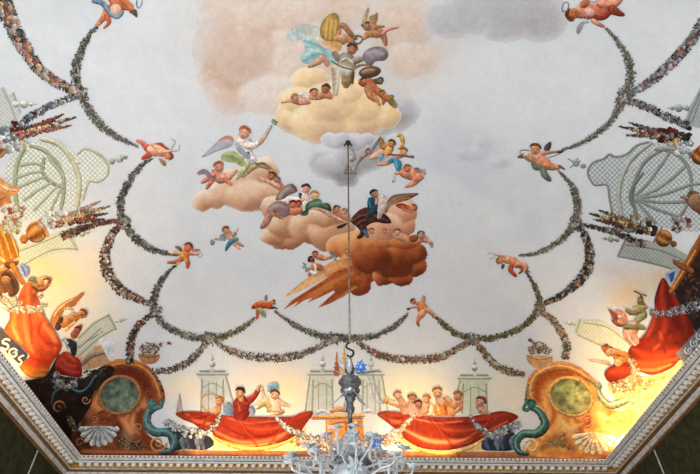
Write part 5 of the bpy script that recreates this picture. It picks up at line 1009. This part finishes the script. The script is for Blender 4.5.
basket('painted flower basket on top of the right cartouche', (510,330,3.386), 100, 100, 42, 'c8945c', ['e4c8a4','d8a880','b87c54','efe0c8'], (68,34))

# ---- far cove: painted base band, balconies with red cloths
view()
t = Thing('painted_frieze_band', 'brown painted band along the foot of the far cove', 'frieze', 1); b = t.part('band'); b.p([(80,449.5),(200,450),(346,450.5),(500,451.5),(610,452.5),(612,463),(346,462),(80,460)], 'b06c44','b8744c',0,smooth=False,step=3,nz=.15); b.s([(80,450),(346,451),(610,453)], 1.2, 'd89c6c')
for x in (112,209,330,505): b.s([(x-3,449),(x+3,449.5)], [3,3], 'e8e0d4')
def cloth(label, ol, folds, c1='a43620', c2='842614', layer=4, fr=True):
    t = Thing('painted_drapery', label, 'drapery', layer); view(); b = t.part('cloth'); b.p(ol, c1, c2, 80, step=1.0, nz=.14, edge=.12)
    for a, w_, c_ in folds: b.bl(a, [q*.7 for q in w_], c_, 1.2)
    x0, y0 = np.min(ol, 0); x1, y1 = np.max(ol, 0)
    w0 = x1-x0; h0 = y1-y0
    for i_ in range(5):   # sagging folds of the hanging cloth
        a_ = .16+.03*i_; yy = y0+h0*(.16+.02*i_)
        b.bl([(x0+w0*a_, yy), (x0+w0*(a_+.14), yy+h0*(.12+.13*i_)), (x0+w0*.48, yy+h0*(.18+.15*i_)), (x0+w0*(.86-a_), yy+h0*(.12+.13*i_)), (x0+w0*(1.0-a_), yy)], [.7, 1.5, 1.9, 1.5, .7], ['6a160e','cc5a38'][i_ % 2], .6)
    return t
cloth('painted red cloth bunched behind the white blossoms on the far left balcony', [(176,413),(192,411),(220,415),(218,428),(206,432),(194,424),(182,419)], [([(186,414),(200,422),(214,424)],[1,3,2],'e06a44'),([(190,413),(205,416),(218,418)],[1,2,1],'8c2418'),([(196,424),(210,430)],[1,3],'9c2c1c')])
t = cloth('long painted red cloth hung over the far left balcony', [(217,415.5),(250,416.5),(290,416.5),(300,413),(310,411),(313,414),(306,424),(300,432),(288,440),(272,445),(255,447.5),(236,446.5),(222,442),(213,434),(214,424)], [([(218,420),(240,428),(262,430),(285,424)],[1,3,4,1],'9c2a18'),([(222,425),(245,436),(270,436),(290,426)],[1,2,3,1],'7c1c12'),([(216,432),(240,442),(268,441),(292,430)],[2,3,4,2],'ec7444'),([(228,418),(250,423),(275,421)],[1,2,1],'e87850'),([(290,418),(300,416),(309,413)],[2,5,2],'b03420'),([(285,436),(296,424),(308,416)],[1,2,1],'8c281c'),([(220,440),(245,446),(275,443)],[1,2,1],'f09c58')])
b = t.part('fringe', 'gold fringe of the cloth'); b.s([(214,437),(226,444),(244,449),(262,449),(280,445),(294,438),(302,431)], [2,3,4,4,3,2,1], 'e8b050', .3, .3)
cloth('painted red cloth gathered at the left of the far right balcony', [(377,414),(388,411),(414,416),(411,428),(404,434),(394,428),(385,421)], [([(382,415),(395,421),(408,424)],[1,3,2],'e87048'),([(388,413),(402,417),(413,419)],[1,2,1],'b03c24')], 'b04428','963420')
t = cloth('long painted red cloth hung over the far right balcony', [(412,416),(440,417),(468,416.5),(488,413),(504,411),(518,416),(512,422),(498,428),(486,436),(470,445),(450,450),(432,450),(414,446),(403,437),(404,426)], [([(412,420),(432,430),(455,432),(470,426)],[1,2,2,1],'982c1a'),([(405,430),(430,441),(458,441),(478,432)],[2,4,4,1],'f08858'),([(408,438),(430,446),(455,446),(476,438)],[1,2,2,1],'98301c'),([(470,420),(488,418),(506,414)],[2,5,2],'b03828'),([(474,430),(490,424),(510,418)],[1,3,1],'8c2c20'),([(415,419),(440,423),(462,421)],[1,2,1],'ec8058'),([(480,436),(496,427),(508,421)],[1,2,1],'d86040')])
b = t.part('fringe', 'gold fringe of the cloth'); b.s([(404,440),(416,448),(434,453),(452,453),(470,448),(484,439)], [2,3,4,4,3,1], 'ecb458', .3, .3)
# people on the balconies
view(160,355,4.31)
t = Thing('painted_ring', 'painted gold hoop held by a child on the far left balcony', 'hoop', 5); b = t.part('hoop'); b.s([(215,165),(186,175),(178,205),(192,232),(220,240),(244,222),(247,190),(232,168),(212,165)], 8, 'c8a46c', .35,.4)
t = fig('painted child beside the gold hoop on the far left balcony'); b = t.part('body'); b.s([(255,215),(245,240),(225,245)], [24,30,24], 'cc9068'); b.head(256,200,20,70,'c88c60','a86c3c')
t = fig('painted man in a dark red coat raising his arm on the far left balcony'); b = t.part('body'); b.s([(350,200),(350,250)], [70,86], '942c24', c2='7c241e'); b.s([(370,205),(405,180),(425,150)], [34,28,18], 'a03428'); b.s([(422,150),(431,133)], [14,12], 'd09470'); b.s([(335,205),(345,240)],[8,8],'c05040'); b.s([(295,215),(300,245)], [36,44], '7c8cac', c2='6a7a9c'); b.s([(395,230),(400,250)],[24,26],'7c88a8'); b.s([(345,175),(350,190)],[20,26],'c08c64'); b.head(345,163,23,70,'c89468','3c302a')
view(240,355,4.31)
t = fig('painted woman in a blue turban with one arm raised on the far left balcony'); b = t.part('body'); b.s([(150,190),(148,240)], [44,62], 'ecd8bc', c2='d8b490'); b.s([(125,205),(105,185),(95,140)], [22,16,11], 'e4bc98'); b.s([(168,200),(190,215),(215,222)], [18,14,9], 'e0b48c'); b.s([(75,225),(110,205),(130,235)], [24,34,20], 'c8b488', c2='b09860'); b.s([(120,240),(160,250),(190,245)],[14,20,10],'a8825c'); b.head(150,172,22,80,'d8a47c','5c3c2c')
q = t.part('turban','blue turban'); q.s([(122,155),(130,140),(155,132),(163,145)], [12,26,26,10], '8cb4c8', c2='7ca4bc')
t = Thing('painted_altar', 'painted golden altar table left of the chandelier', 'altar', 3); view(295,340,3.54); b = t.part('table_top'); b.s([(50,272),(150,270),(245,268)], [10,14,10], 'e0a458'); b.s([(60,280),(240,278)], 4, 'a86028'); b.s([(120,255),(160,245),(200,255)], [8,18,8], 'd88c44'); l = t.part('pedestal'); l.p([(108,285),(240,283),(245,380),(110,385)], 'e09444','d88438',0,smooth=False,step=2)
for x in (118,150,180,215): l.s([(x,290),(x+2,335),(x,382)], [10,7,12], 'f4bc6c' if x % 4 else 'b8642c', .4,.4)
l.s([(125,300),(165,290),(200,300),(190,340),(160,350)], [6,8,8,6,4], 'b86830'); q = t.part('cloth','pale blue cloth'); q.s([(75,262),(95,250),(120,258)], [8,14,8], 'b8c4d8'); q.s([(240,255),(265,250),(285,262)], [8,14,6], 'c0c8d8')
for lab, x, y0, y1, col in [('red painted pagoda spire behind the chandelier', 148, 42, 120, 'b0603c'), ('yellow painted pagoda spire behind the chandelier', 174, 18, 110, 'd8b060')]:
    t = Thing('painted_spire', lab, 'spire', 3); b = t.part('spire'); b.s([(x,y0),(x,(y0+y1)/2),(x,y1)], [2,10,22], col)
    for k in range(4): yy = y0+(y1-y0)*(.3+.2*k); b.s([(x-5-3*k,yy),(x+5+3*k,yy)], 4, col, .4,.4)
t = Thing('painted_flower_garland', 'mass of orange and cream painted flowers beneath the altar', 'garland', 3); f = t.part('blossoms'); f.kind = 'stuff'; view(); pth = [(280,432),(300,440),(345,443),(390,440),(410,436)]; leaves(f, pth, [10,14,14,14,8], ['c8804c','a85c38','8c7048','d89c60','5c6450'], 420, 3.8, 140); flowers(f, pth, [8,13,13,13,7], ['f4e4cc','f0c890','e09060','fff4e0'], 130, 1.9)
for lab, pth, ww, n, fc, lc in [
  ('white painted blossoms trailing over the far left balcony cloth', [(275,416),(283,425),(294,432),(305,436)], [3,5,7,8], 60, ['f0eee8','dcdad4','c8c4bc'], ['7c7c68','9c9c8c','5c5c50']),
  ('white painted blossoms massed left of the far left balcony cloth', [(165,421),(178,430),(192,434),(206,432),(216,424),(221,413)], [8,11,12,10,7,4], 100, ['e0e0dc','c4c4c4','a8a8ac','f0f0ec'], ['4c4c48','6f706c','34343a']),
  ('white painted blossoms trailing over the far right balcony cloth', [(416,414),(408,422),(400,430),(392,434)], [3,4,5,7], 50, ['f4ead8','e8d8bc','d0b894'], ['b09468','8c7850','c8b088']),
  ('white painted blossoms and leaves right of the far right balcony cloth', [(470,415),(478,427),(492,435),(506,430),(520,424)], [3,6,9,10,8], 90, ['dadcdc','b8bcbc','f0f0ec','9ca4a4'], ['5c6058','7c8070','444840'])]:
    t = Thing('painted_flower_garland', lab, 'garland', 5); f = t.part('blossoms'); f.kind = 'stuff'; view(); leaves(f, pth, ww, lc, n*2, 3.6, 120); flowers(f, pth, ww, fc, n, 1.7)
for lab, ol in [('dark blue painted feathers under the blossoms of the far left balcony', [(168,428),(186,432),(208,436),(214,444),(205,450),(186,449),(172,449)]), ('dark blue painted feathers under the blossoms of the far right balcony', [(484,438),(496,434),(510,428),(516,440),(512,450),(496,451),(482,449)])]:
    t = Thing('painted_plumes', lab, 'plumes', 3); b = t.part('plumes'); view(); b.p(ol, '343844','24262e',0,step=1.8,nz=.4,nsc=3)
    x0 = min(p[0] for p in ol)
    for k in range(7): b.s([(x0+6+k*5,449),(x0+4+k*5,441),(x0+8+k*5,435)], [3,5,2], ['4c566c','2c303c','6a7488'][k % 3], .3,.3)
view(370,355,4.31)
t = fig('painted figure holding out a gold disc at the left of the far right balcony'); b = t.part('body'); b.s([(160,235),(130,215),(85,205),(70,198)], [50,34,18,10], 'cfa084', c2='d8ac88'); b.s([(150,240),(135,200),(120,180)], [40,28,16], 'c89474', c2='c08868'); b.head(120,175,19,110,'d09c78','a87854')
q = t.part('disc','gold disc'); q.e(70,195,13,15,0,'e0a848',.3,.3); q.l([(60,210),(40,180),(20,120),(10,70)], 5, 'a89c94')
t = fig('painted upright brown haired child behind the smaller one on the far right balcony'); b = t.part('body'); b.s([(180,205),(190,245)], [40,60], 'c89a84'); b.head(182,190,21,90,'b87c5c','8c5840')
t = fig('small painted dark haired child peering over the middle of the far right balcony'); b = t.part('body'); b.s([(210,230),(215,250)],[30,40],'c08c74'); b.head(209,214,19,90,'b07454','5c3424')
t = Thing('painted_ring', 'painted hoop held by a child at the middle of the far right balcony', 'hoop', 5); b = t.part('hoop'); b.s([(245,205),(268,215),(275,240),(262,258),(240,255),(230,235),(238,210),(250,205)], 6, 'd8a868', .35,.4)
t = fig('painted child with an orange hair ribbon holding the hoop on the far right balcony'); b = t.part('body'); b.s([(245,210),(235,245)], [26,36], 'dca478'); b.head(242,192,19,80,'d89868','b0683c')
t = fig('painted woman in an orange dress with a wreath on the far right balcony'); b = t.part('body'); b.p([(282,205),(300,192),(322,200),(345,235),(345,258),(280,258)], 'e08c44', 'd4742c', 60, step=1); b.s([(290,185),(300,200)], [26,44], 'e8b088'); b.s([(325,185),(345,205),(350,225)], [18,24,16], 'e09858'); b.s([(285,205),(300,255)],[8,10],'f4b878'); b.s([(320,210),(330,255)],[8,10],'b85c20'); b.head(290,163,24,90,'e0a478','a85c34')
q = t.part('wreath','leafy wreath'); q.s([(270,155),(280,142),(298,140),(310,150)], [5,8,8,5], '9c6c34')
t = fig('painted figure with folded hands right of the orange dressed woman'); b = t.part('body'); b.s([(380,195),(355,225),(350,255)], [30,36,40], 'dca080', c2='d88c50'); b.s([(385,185),(390,225),(365,245)], [18,22,14], 'd0906c'); b.head(377,178,21,70,'c88c64','8c5434')
view(440,355,4.31)
t = fig('painted dark haired child peering over the right end of the far right balcony'); b = t.part('body'); b.s([(165,215),(185,240),(210,252)], [30,34,14], 'd8a488', c2='c08868'); b.head(172,203,24,60,'cc9474','7c442c')

# ================================================================== suspension rod and glass chandelier (real, hanging free)
def glassmat(name, col, tr, rough, metal=0.0):
    m = nodemat(name, col, rough, .5, metal); b = m.node_tree.nodes['Principled BSDF']; b.inputs['Transmission Weight'].default_value = tr; b.inputs['IOR'].default_value = 1.45
    return m
M_ROD = nodemat('aged_iron', (.25,.17,.11), .5, .4, metal=.3, noise=(30, (.09,.06,.04), .4, .6))
M_HOOK = nodemat('blackened_iron', (.03,.03,.03), .5, .4, metal=.5)
M_SIL = nodemat('tarnished_silvered_metal', (.20,.21,.22), .35, .5, metal=.7, noise=(40, (.09,.09,.10), .4, .6))
M_GLS = glassmat('clear_blown_glass', (.46,.48,.50), .5, .12)
M_OPAL = glassmat('milky_glass', (.58,.61,.64), .3, .2)
M_BLUE = glassmat('blue_glass', (.03,.17,.55), .25, .15)
M_LBL = glassmat('pale_blue_glass', (.42,.50,.56), .3, .15)
HK = on_vault([(348, 142)], [0.0])[0]
RX, RY = float(HK[0]), float(HK[1])
def at(px, py, y=RY):
    d = rays([(px, py)])[0]; t = (y-CAM[1])/d[1]; return CAM+d*t
def cz(py): return float(at(PPX, py)[2])
class B:
    def __init__(s): s.V = []; s.F = []
    def add(s, v, f): n = len(s.V); s.V += [tuple(map(float, p)) for p in v]; s.F += [tuple(i+n for i in q) for q in f]; return s
    def lathe(s, prof, c=(0,0), n=20, flute=0, nf=8):
        V = []; F = []
        for r, z in prof:
            for i in range(n):
                a = 2*PI*i/n; q = r*(1+flute*math.cos(nf*a)); V.append((c[0]+q*math.cos(a), c[1]+q*math.sin(a), z))
        for k in range(len(prof)-1):
            for i in range(n): F.append((k*n+i, k*n+(i+1) % n, (k+1)*n+(i+1) % n, (k+1)*n+i))
        F.append(tuple(range(n))[::-1]); F.append(tuple(range((len(prof)-1)*n, len(prof)*n)))
        return s.add(V, F)
    def tube(s, pts, r, n=8):
        P = catmull(np.array(pts, float), False, .02) if len(pts) > 2 else np.array(pts, float)
        if len(pts) > 2:
            P = [np.array(pts[0], float)]; A = np.array(pts, float)
            for i in range(len(A)-1):
                a, b, c, d = A[max(i-1,0)], A[i], A[i+1], A[min(i+2,len(A)-1)]
                for j in range(1, 7): t = j/6; P.append(.5*((2*b)+(-a+c)*t+(2*a-5*b+4*c-d)*t*t+(-a+3*b-3*c+d)*t**3))
            P = np.array(P)
        r = np.interp(np.linspace(0,1,len(P)), np.linspace(0,1,len(np.atleast_1d(r))), np.atleast_1d(r)) if np.ndim(r) else np.full(len(P), r)
        T = np.gradient(P, axis=0); T /= np.linalg.norm(T, axis=1, keepdims=True); up = np.array([.3,.2,.93]); V = []; F = []
        for p, t, q in zip(P, T, r):
            a = np.cross(t, up); a /= max(np.linalg.norm(a), 1e-6); b = np.cross(t, a)
            for i in range(n): V.append(p+q*(a*math.cos(2*PI*i/n)+b*math.sin(2*PI*i/n)))
        for k in range(len(P)-1):
            for i in range(n): F.append((k*n+i, (k+1)*n+i, (k+1)*n+(i+1) % n, k*n+(i+1) % n))
        F.append(tuple(range(n))); F.append(tuple(range((len(P)-1)*n, len(P)*n))[::-1])
        return s.add(V, F)
    def leaf(s, p, d, nrm, L, W, curl=.3, th=.004):
        p = np.array(p, float); d = np.array(d, float); d /= np.linalg.norm(d); nrm = np.array(nrm, float); nrm -= d*nrm.dot(d); nrm /= max(np.linalg.norm(nrm), 1e-6); sd = np.cross(d, nrm)
        V = []; F = []; m = 6
        for sgn in (1, -1):
            for i in range(m+1):
                t = i/m; w = W*math.sin(PI*min(t*.92+.08, 1))**.8*.5 if i < m else 0.002
                c = p+d*L*t+nrm*(curl*L*t*t)+nrm*th*.5*sgn
                for q, dz in ((-1, .12), (0, -.10), (1, .12)): V.append(c+sd*w*q+nrm*W*dz*(1-t))
        k = 3*(m+1)
        for i in range(m):
            for j in range(2):
                a = i*3+j; F.append((a, a+1, a+4, a+3)); F.append((k+a, k+a+3, k+a+4, k+a+1))
            for a in (i*3, i*3+2): F.append((a, a+3, k+a+3, k+a))
        return s.add(V, F)
    def flower(s, c, ax, R, n=6, curl=.35):
        ax = np.array(ax, float); ax /= np.linalg.norm(ax); a = np.cross(ax, (.1,.3,.9)); a /= np.linalg.norm(a); b = np.cross(ax, a)
        for i in range(n):
            t = 2*PI*i/n; d = a*math.cos(t)+b*math.sin(t); s.leaf(np.array(c)+d*R*.1, d+ax*.35, ax, R, R*.62, -curl*.3, .004)
        return s
    def ball(s, c, r, sz=1.0):
        V = []; F = []; n = 10; m = 6
        for i in range(1, m):
            for j in range(n): th = PI*i/m; a = 2*PI*j/n; V.append((c[0]+r*math.sin(th)*math.cos(a), c[1]+r*math.sin(th)*math.sin(a), c[2]+r*sz*math.cos(th)))
        V += [(c[0],c[1],c[2]+r*sz),(c[0],c[1],c[2]-r*sz)]
        for i in range(m-2):
            for j in range(n): F.append((i*n+j, (i+1)*n+j, (i+1)*n+(j+1) % n, i*n+(j+1) % n))
        t = len(V)-2
        for j in range(n): F.append((t, j, (j+1) % n)); F.append((t+1, (m-2)*n+(j+1) % n, (m-2)*n+j))
        return s.add(V, F)
    def build(s, name, mat, parent, label=None, loc=None):
        V = s.V if loc is None else [(p[0]-loc[0], p[1]-loc[1], p[2]-loc[2]) for p in s.V]
        o = mesh_obj(name, V, s.F, mat, parent, True)
        if label: o['label'] = label
        return o
zt = cz(352)
rod = bpy.data.objects.new('suspension_rod', None); C.objects.link(rod); rod.location = (RX, RY, float(HK[2]))
tag(rod, 'long thin iron rod hanging from the painted ceiling down to the chandelier', 'rod')
ztop = float(vault_z(np.array([RX]), np.array([RY]))[0]); L0 = (RX, RY, float(HK[2]))
B().tube([(RX,RY,ztop-.06),(RX,RY,zt+.10)], .0092, 8).build('rod', M_ROD, rod, loc=L0)
B().lathe([(.0,ztop+.0),(.035,ztop-.004),(.036,ztop-.03),(.02,ztop-.045),(.014,ztop-.09),(.0,ztop-.095)], (RX,RY)).tube([(RX-.05,RY,ztop-.10),(RX-.045,RY,ztop-.06),(RX,RY,ztop-.05),(RX+.045,RY,ztop-.06),(RX+.05,RY,ztop-.10)], .009, 6).build('ceiling_hook', M_HOOK, rod, 'black iron ceiling hook', loc=L0)
B().tube([(RX+.0,RY,zt+.11),(RX-.028,RY,zt+.085),(RX-.03,RY,zt+.05),(RX,RY,zt+.03),(RX+.032,RY,zt+.01),(RX+.03,RY,zt-.03),(RX,RY,zt-.055),(RX-.025,RY,zt-.035)], .0105, 8).build('swivel_hook', M_HOOK, rod, 'black iron swivel hook', loc=L0)

zb = cz(474)-.55
ch_ = bpy.data.objects.new('chandelier', None); C.objects.link(ch_); ch_.location = (RX, RY, zb)
tag(ch_, 'ornate glass flower chandelier with silvery stem and blue blossoms hanging from the rod', 'chandelier')
LC = (RX, RY, zb); c2 = (RX, RY)
z = lambda py: cz(py)
B().lathe([(.0,z(357)),(.012,z(358)),(.018,z(361)),(.03,z(365)),(.045,z(370)),(.028,z(374)),(.02,z(378)),(.0,z(379))], c2, 16, .12, 8).build('finial', M_SIL, ch_, loc=LC)
B().lathe([(.0,z(376)),(.05,z(377)),(.095,z(380)),(.098,z(384)),(.07,z(387)),(.085,z(390)),(.075,z(393)),(.045,z(396)),(.0,z(397))], c2, 24, .08, 8).build('cup', M_SIL, ch_, 'dark fluted metal cup', loc=LC)
st = B().lathe([(.0,z(394)),(.042,z(395)),(.048,z(399)),(.03,z(402)),(.026,z(405)),(.038,z(408)),(.036,z(411)),(.018,z(414)),(.014,z(428)),(.014,z(436)),(.03,z(438)),(.0,z(439))], c2, 18, .05, 6)
st.build('stem', M_SIL, ch_, loc=LC)
B().lathe([(.0,z(437)),(.03,z(438)),(.07,z(442)),(.10,z(449)),(.095,z(456)),(.06,z(462)),(.09,z(466)),(.15,z(470)),(.16,z(474)),(.13,z(482)),(.07,z(492)),(.10,z(502)),(.09,z(512)),(.03,z(522)),(.0,z(526))], c2, 28, .07, 10).build('body', glassmat('smoky_ribbed_glass', (.42,.44,.47), .45, .15), ch_, 'smoky ribbed glass body', loc=LC)
B().lathe([(.0,z(458)),(.07,z(459)),(.165,z(463)),(.17,z(468)),(.06,z(470)),(.0,z(471))], c2, 28, .05, 14).build('collar', M_SIL, ch_, 'dark metal collar', loc=LC)
# crown of leaves above the cup, the drooping leaves below it
lf = 0
for a, py, Ln, Wd, up, mt, lab in [(20,372,.26,.05,.12,M_OPAL,'pale pointed glass leaf'),(150,374,.13,.06,.5,M_GLS,None),(200,370,.12,.05,.8,M_GLS,None),(265,376,.14,.06,.7,M_GLS,None),(320,374,.13,.05,.6,M_GLS,None),(90,372,.13,.05,.7,M_GLS,None),(195,392,.20,.05,-1.9,M_OPAL,'milky drooping glass leaf'),(240,394,.14,.04,-1.6,M_GLS,None),(310,392,.17,.045,-1.7,M_GLS,None),(30,392,.14,.04,-1.3,M_GLS,None),(110,392,.14,.04,-1.5,M_GLS,None)]:
    r = math.radians(a); d = (math.cos(r), math.sin(r), up); B().leaf((RX+.05*math.cos(r), RY+.05*math.sin(r), z(py)), d, (0,0,1) if abs(up) < 1 else (math.cos(r), math.sin(r), 0), Ln, Wd, .25).build('leaf', mt, ch_, lab, loc=LC)
# blossoms on the stem
def blossom(px, py, dy, R, mat, lab, ax=(-.1,-1,-.5), eye=M_OPAL):
    p = at(px, py, RY+dy); o = B().flower(p, ax, R, 7).build('flower', mat, ch_, lab, loc=LC)
    q = B().ball(p+np.array(ax)*.012, R*.28).build('flower_eye', eye, o, loc=LC)
    B().tube([tuple(p), tuple((p+np.array([RX,RY,p[2]-.04]))/2-np.array([0,0,.02])), (RX,RY,p[2]-.05)], .005, 6).build('stalk', M_GLS, o, loc=LC)
blossom(361, 367, -.07, .052, M_BLUE, 'deep blue glass flower near the top', eye=M_LBL)
blossom(352, 435, -.09, .06, M_LBL, 'pale blue and white glass flower on the stem')
blossom(376.5, 444, -.14, .042, M_BLUE, 'deep blue glass flower beside the stem', eye=M_LBL)
blossom(355, 466, -.20, .06, M_LBL, 'pale blue glass flower on the body')
blossom(343, 452, -.16, .04, M_GLS, None); blossom(370, 436, -.06, .035, M_GLS, None)
# arms
def arm(a, r1, za, zt_, tipR, rise, mat=M_GLS, prism=True):
    c, s_ = math.cos(a), math.sin(a); P = lambda r, zz: (RX+c*r, RY+s_*r, zz)
    o = B().tube([P(.06,za), P(r1*.35,za-rise*.5), P(r1*.7,za-rise*.25), P(r1*.95,zt_-.05), P(r1,zt_)], [.013,.011,.010,.009,.008], 8).build('arm', mat, ch_, loc=LC)
    f = B().flower(P(r1, zt_+.004), (c*.25, s_*.25, 1), tipR, 6).build('flower', M_OPAL, o, loc=LC)
    B().ball(P(r1, zt_+.012), tipR*.3).build('flower_eye', M_GLS, o, loc=LC)
    lb = B()
    for k, sg in ((.45, 1), (.7, -1), (.85, 1)):
        p = P(r1*k, za-rise*.3+(zt_-za)*k*k*.5); lb.leaf(p, (c*.5-s_*sg, s_*.5+c*sg, .5), (0,0,1), tipR*1.1, tipR*.45, .3)
    lb.build('leaves', M_GLS, o, loc=LC)
    if prism:
        x, y, _ = P(r1*.86, 0); zz = za-rise*.1+(zt_-za)*.4
        B().lathe([(.0,zz),(.004,zz-.004),(.006,zz-.03),(.014,zz-.07),(.008,zz-.10),(.0,zz-.112)], (x, y), 6).build('drop', M_GLS, o, 'clear hanging glass drop', loc=LC)
    return o
for k in range(7): arm(2*PI*(k+.35)/7, .27+.03*(k % 2), z(452), z(446)+.02*(k % 3-1), .058, .05)
for k in range(10): arm(2*PI*(k+.1)/10, .43+.05*(k % 2), z(466), z(459)+.03*((k*2) % 3-1), .066, .08)
for k in range(10): arm(2*PI*(k+.6)/10, .50, z(480), z(476)+.02*(k % 2), .06, .07)
# slender branch with a curl reaching to the right
B().tube([tuple(at(366,372)), tuple(at(371,384)), tuple(at(374,398)), tuple(at(380,404)), tuple(at(385,399))], [.007,.006,.005,.004,.003], 6).build('tendril', M_GLS, ch_, 'slender curling glass tendril', loc=LC)
# panel joint of the damask
for nm, x, y, sx in (('wall_seam', WX0+.004, 8.23, 1), ('wall_seam', WX1-.004, 8.045, 1)):
    pr = bpy.data.objects['wall_left' if x < 0 else 'wall_right']
    v = [(x-.004, y-.012, 0), (x+.004, y-.012, 0), (x+.004, y+.012, 0), (x-.004, y+.012, 0)]; v += [(a, b, LIPZ-.28) for a, b, _ in v]
    mesh_obj('panel_seam', v, [(0,3,2,1),(4,5,6,7),(0,1,5,4),(1,2,6,5),(2,3,7,6),(3,0,4,7)], M_SIL if 0 else M_STONE, pr)

for j, t in enumerate(THINGS): t.build(j)
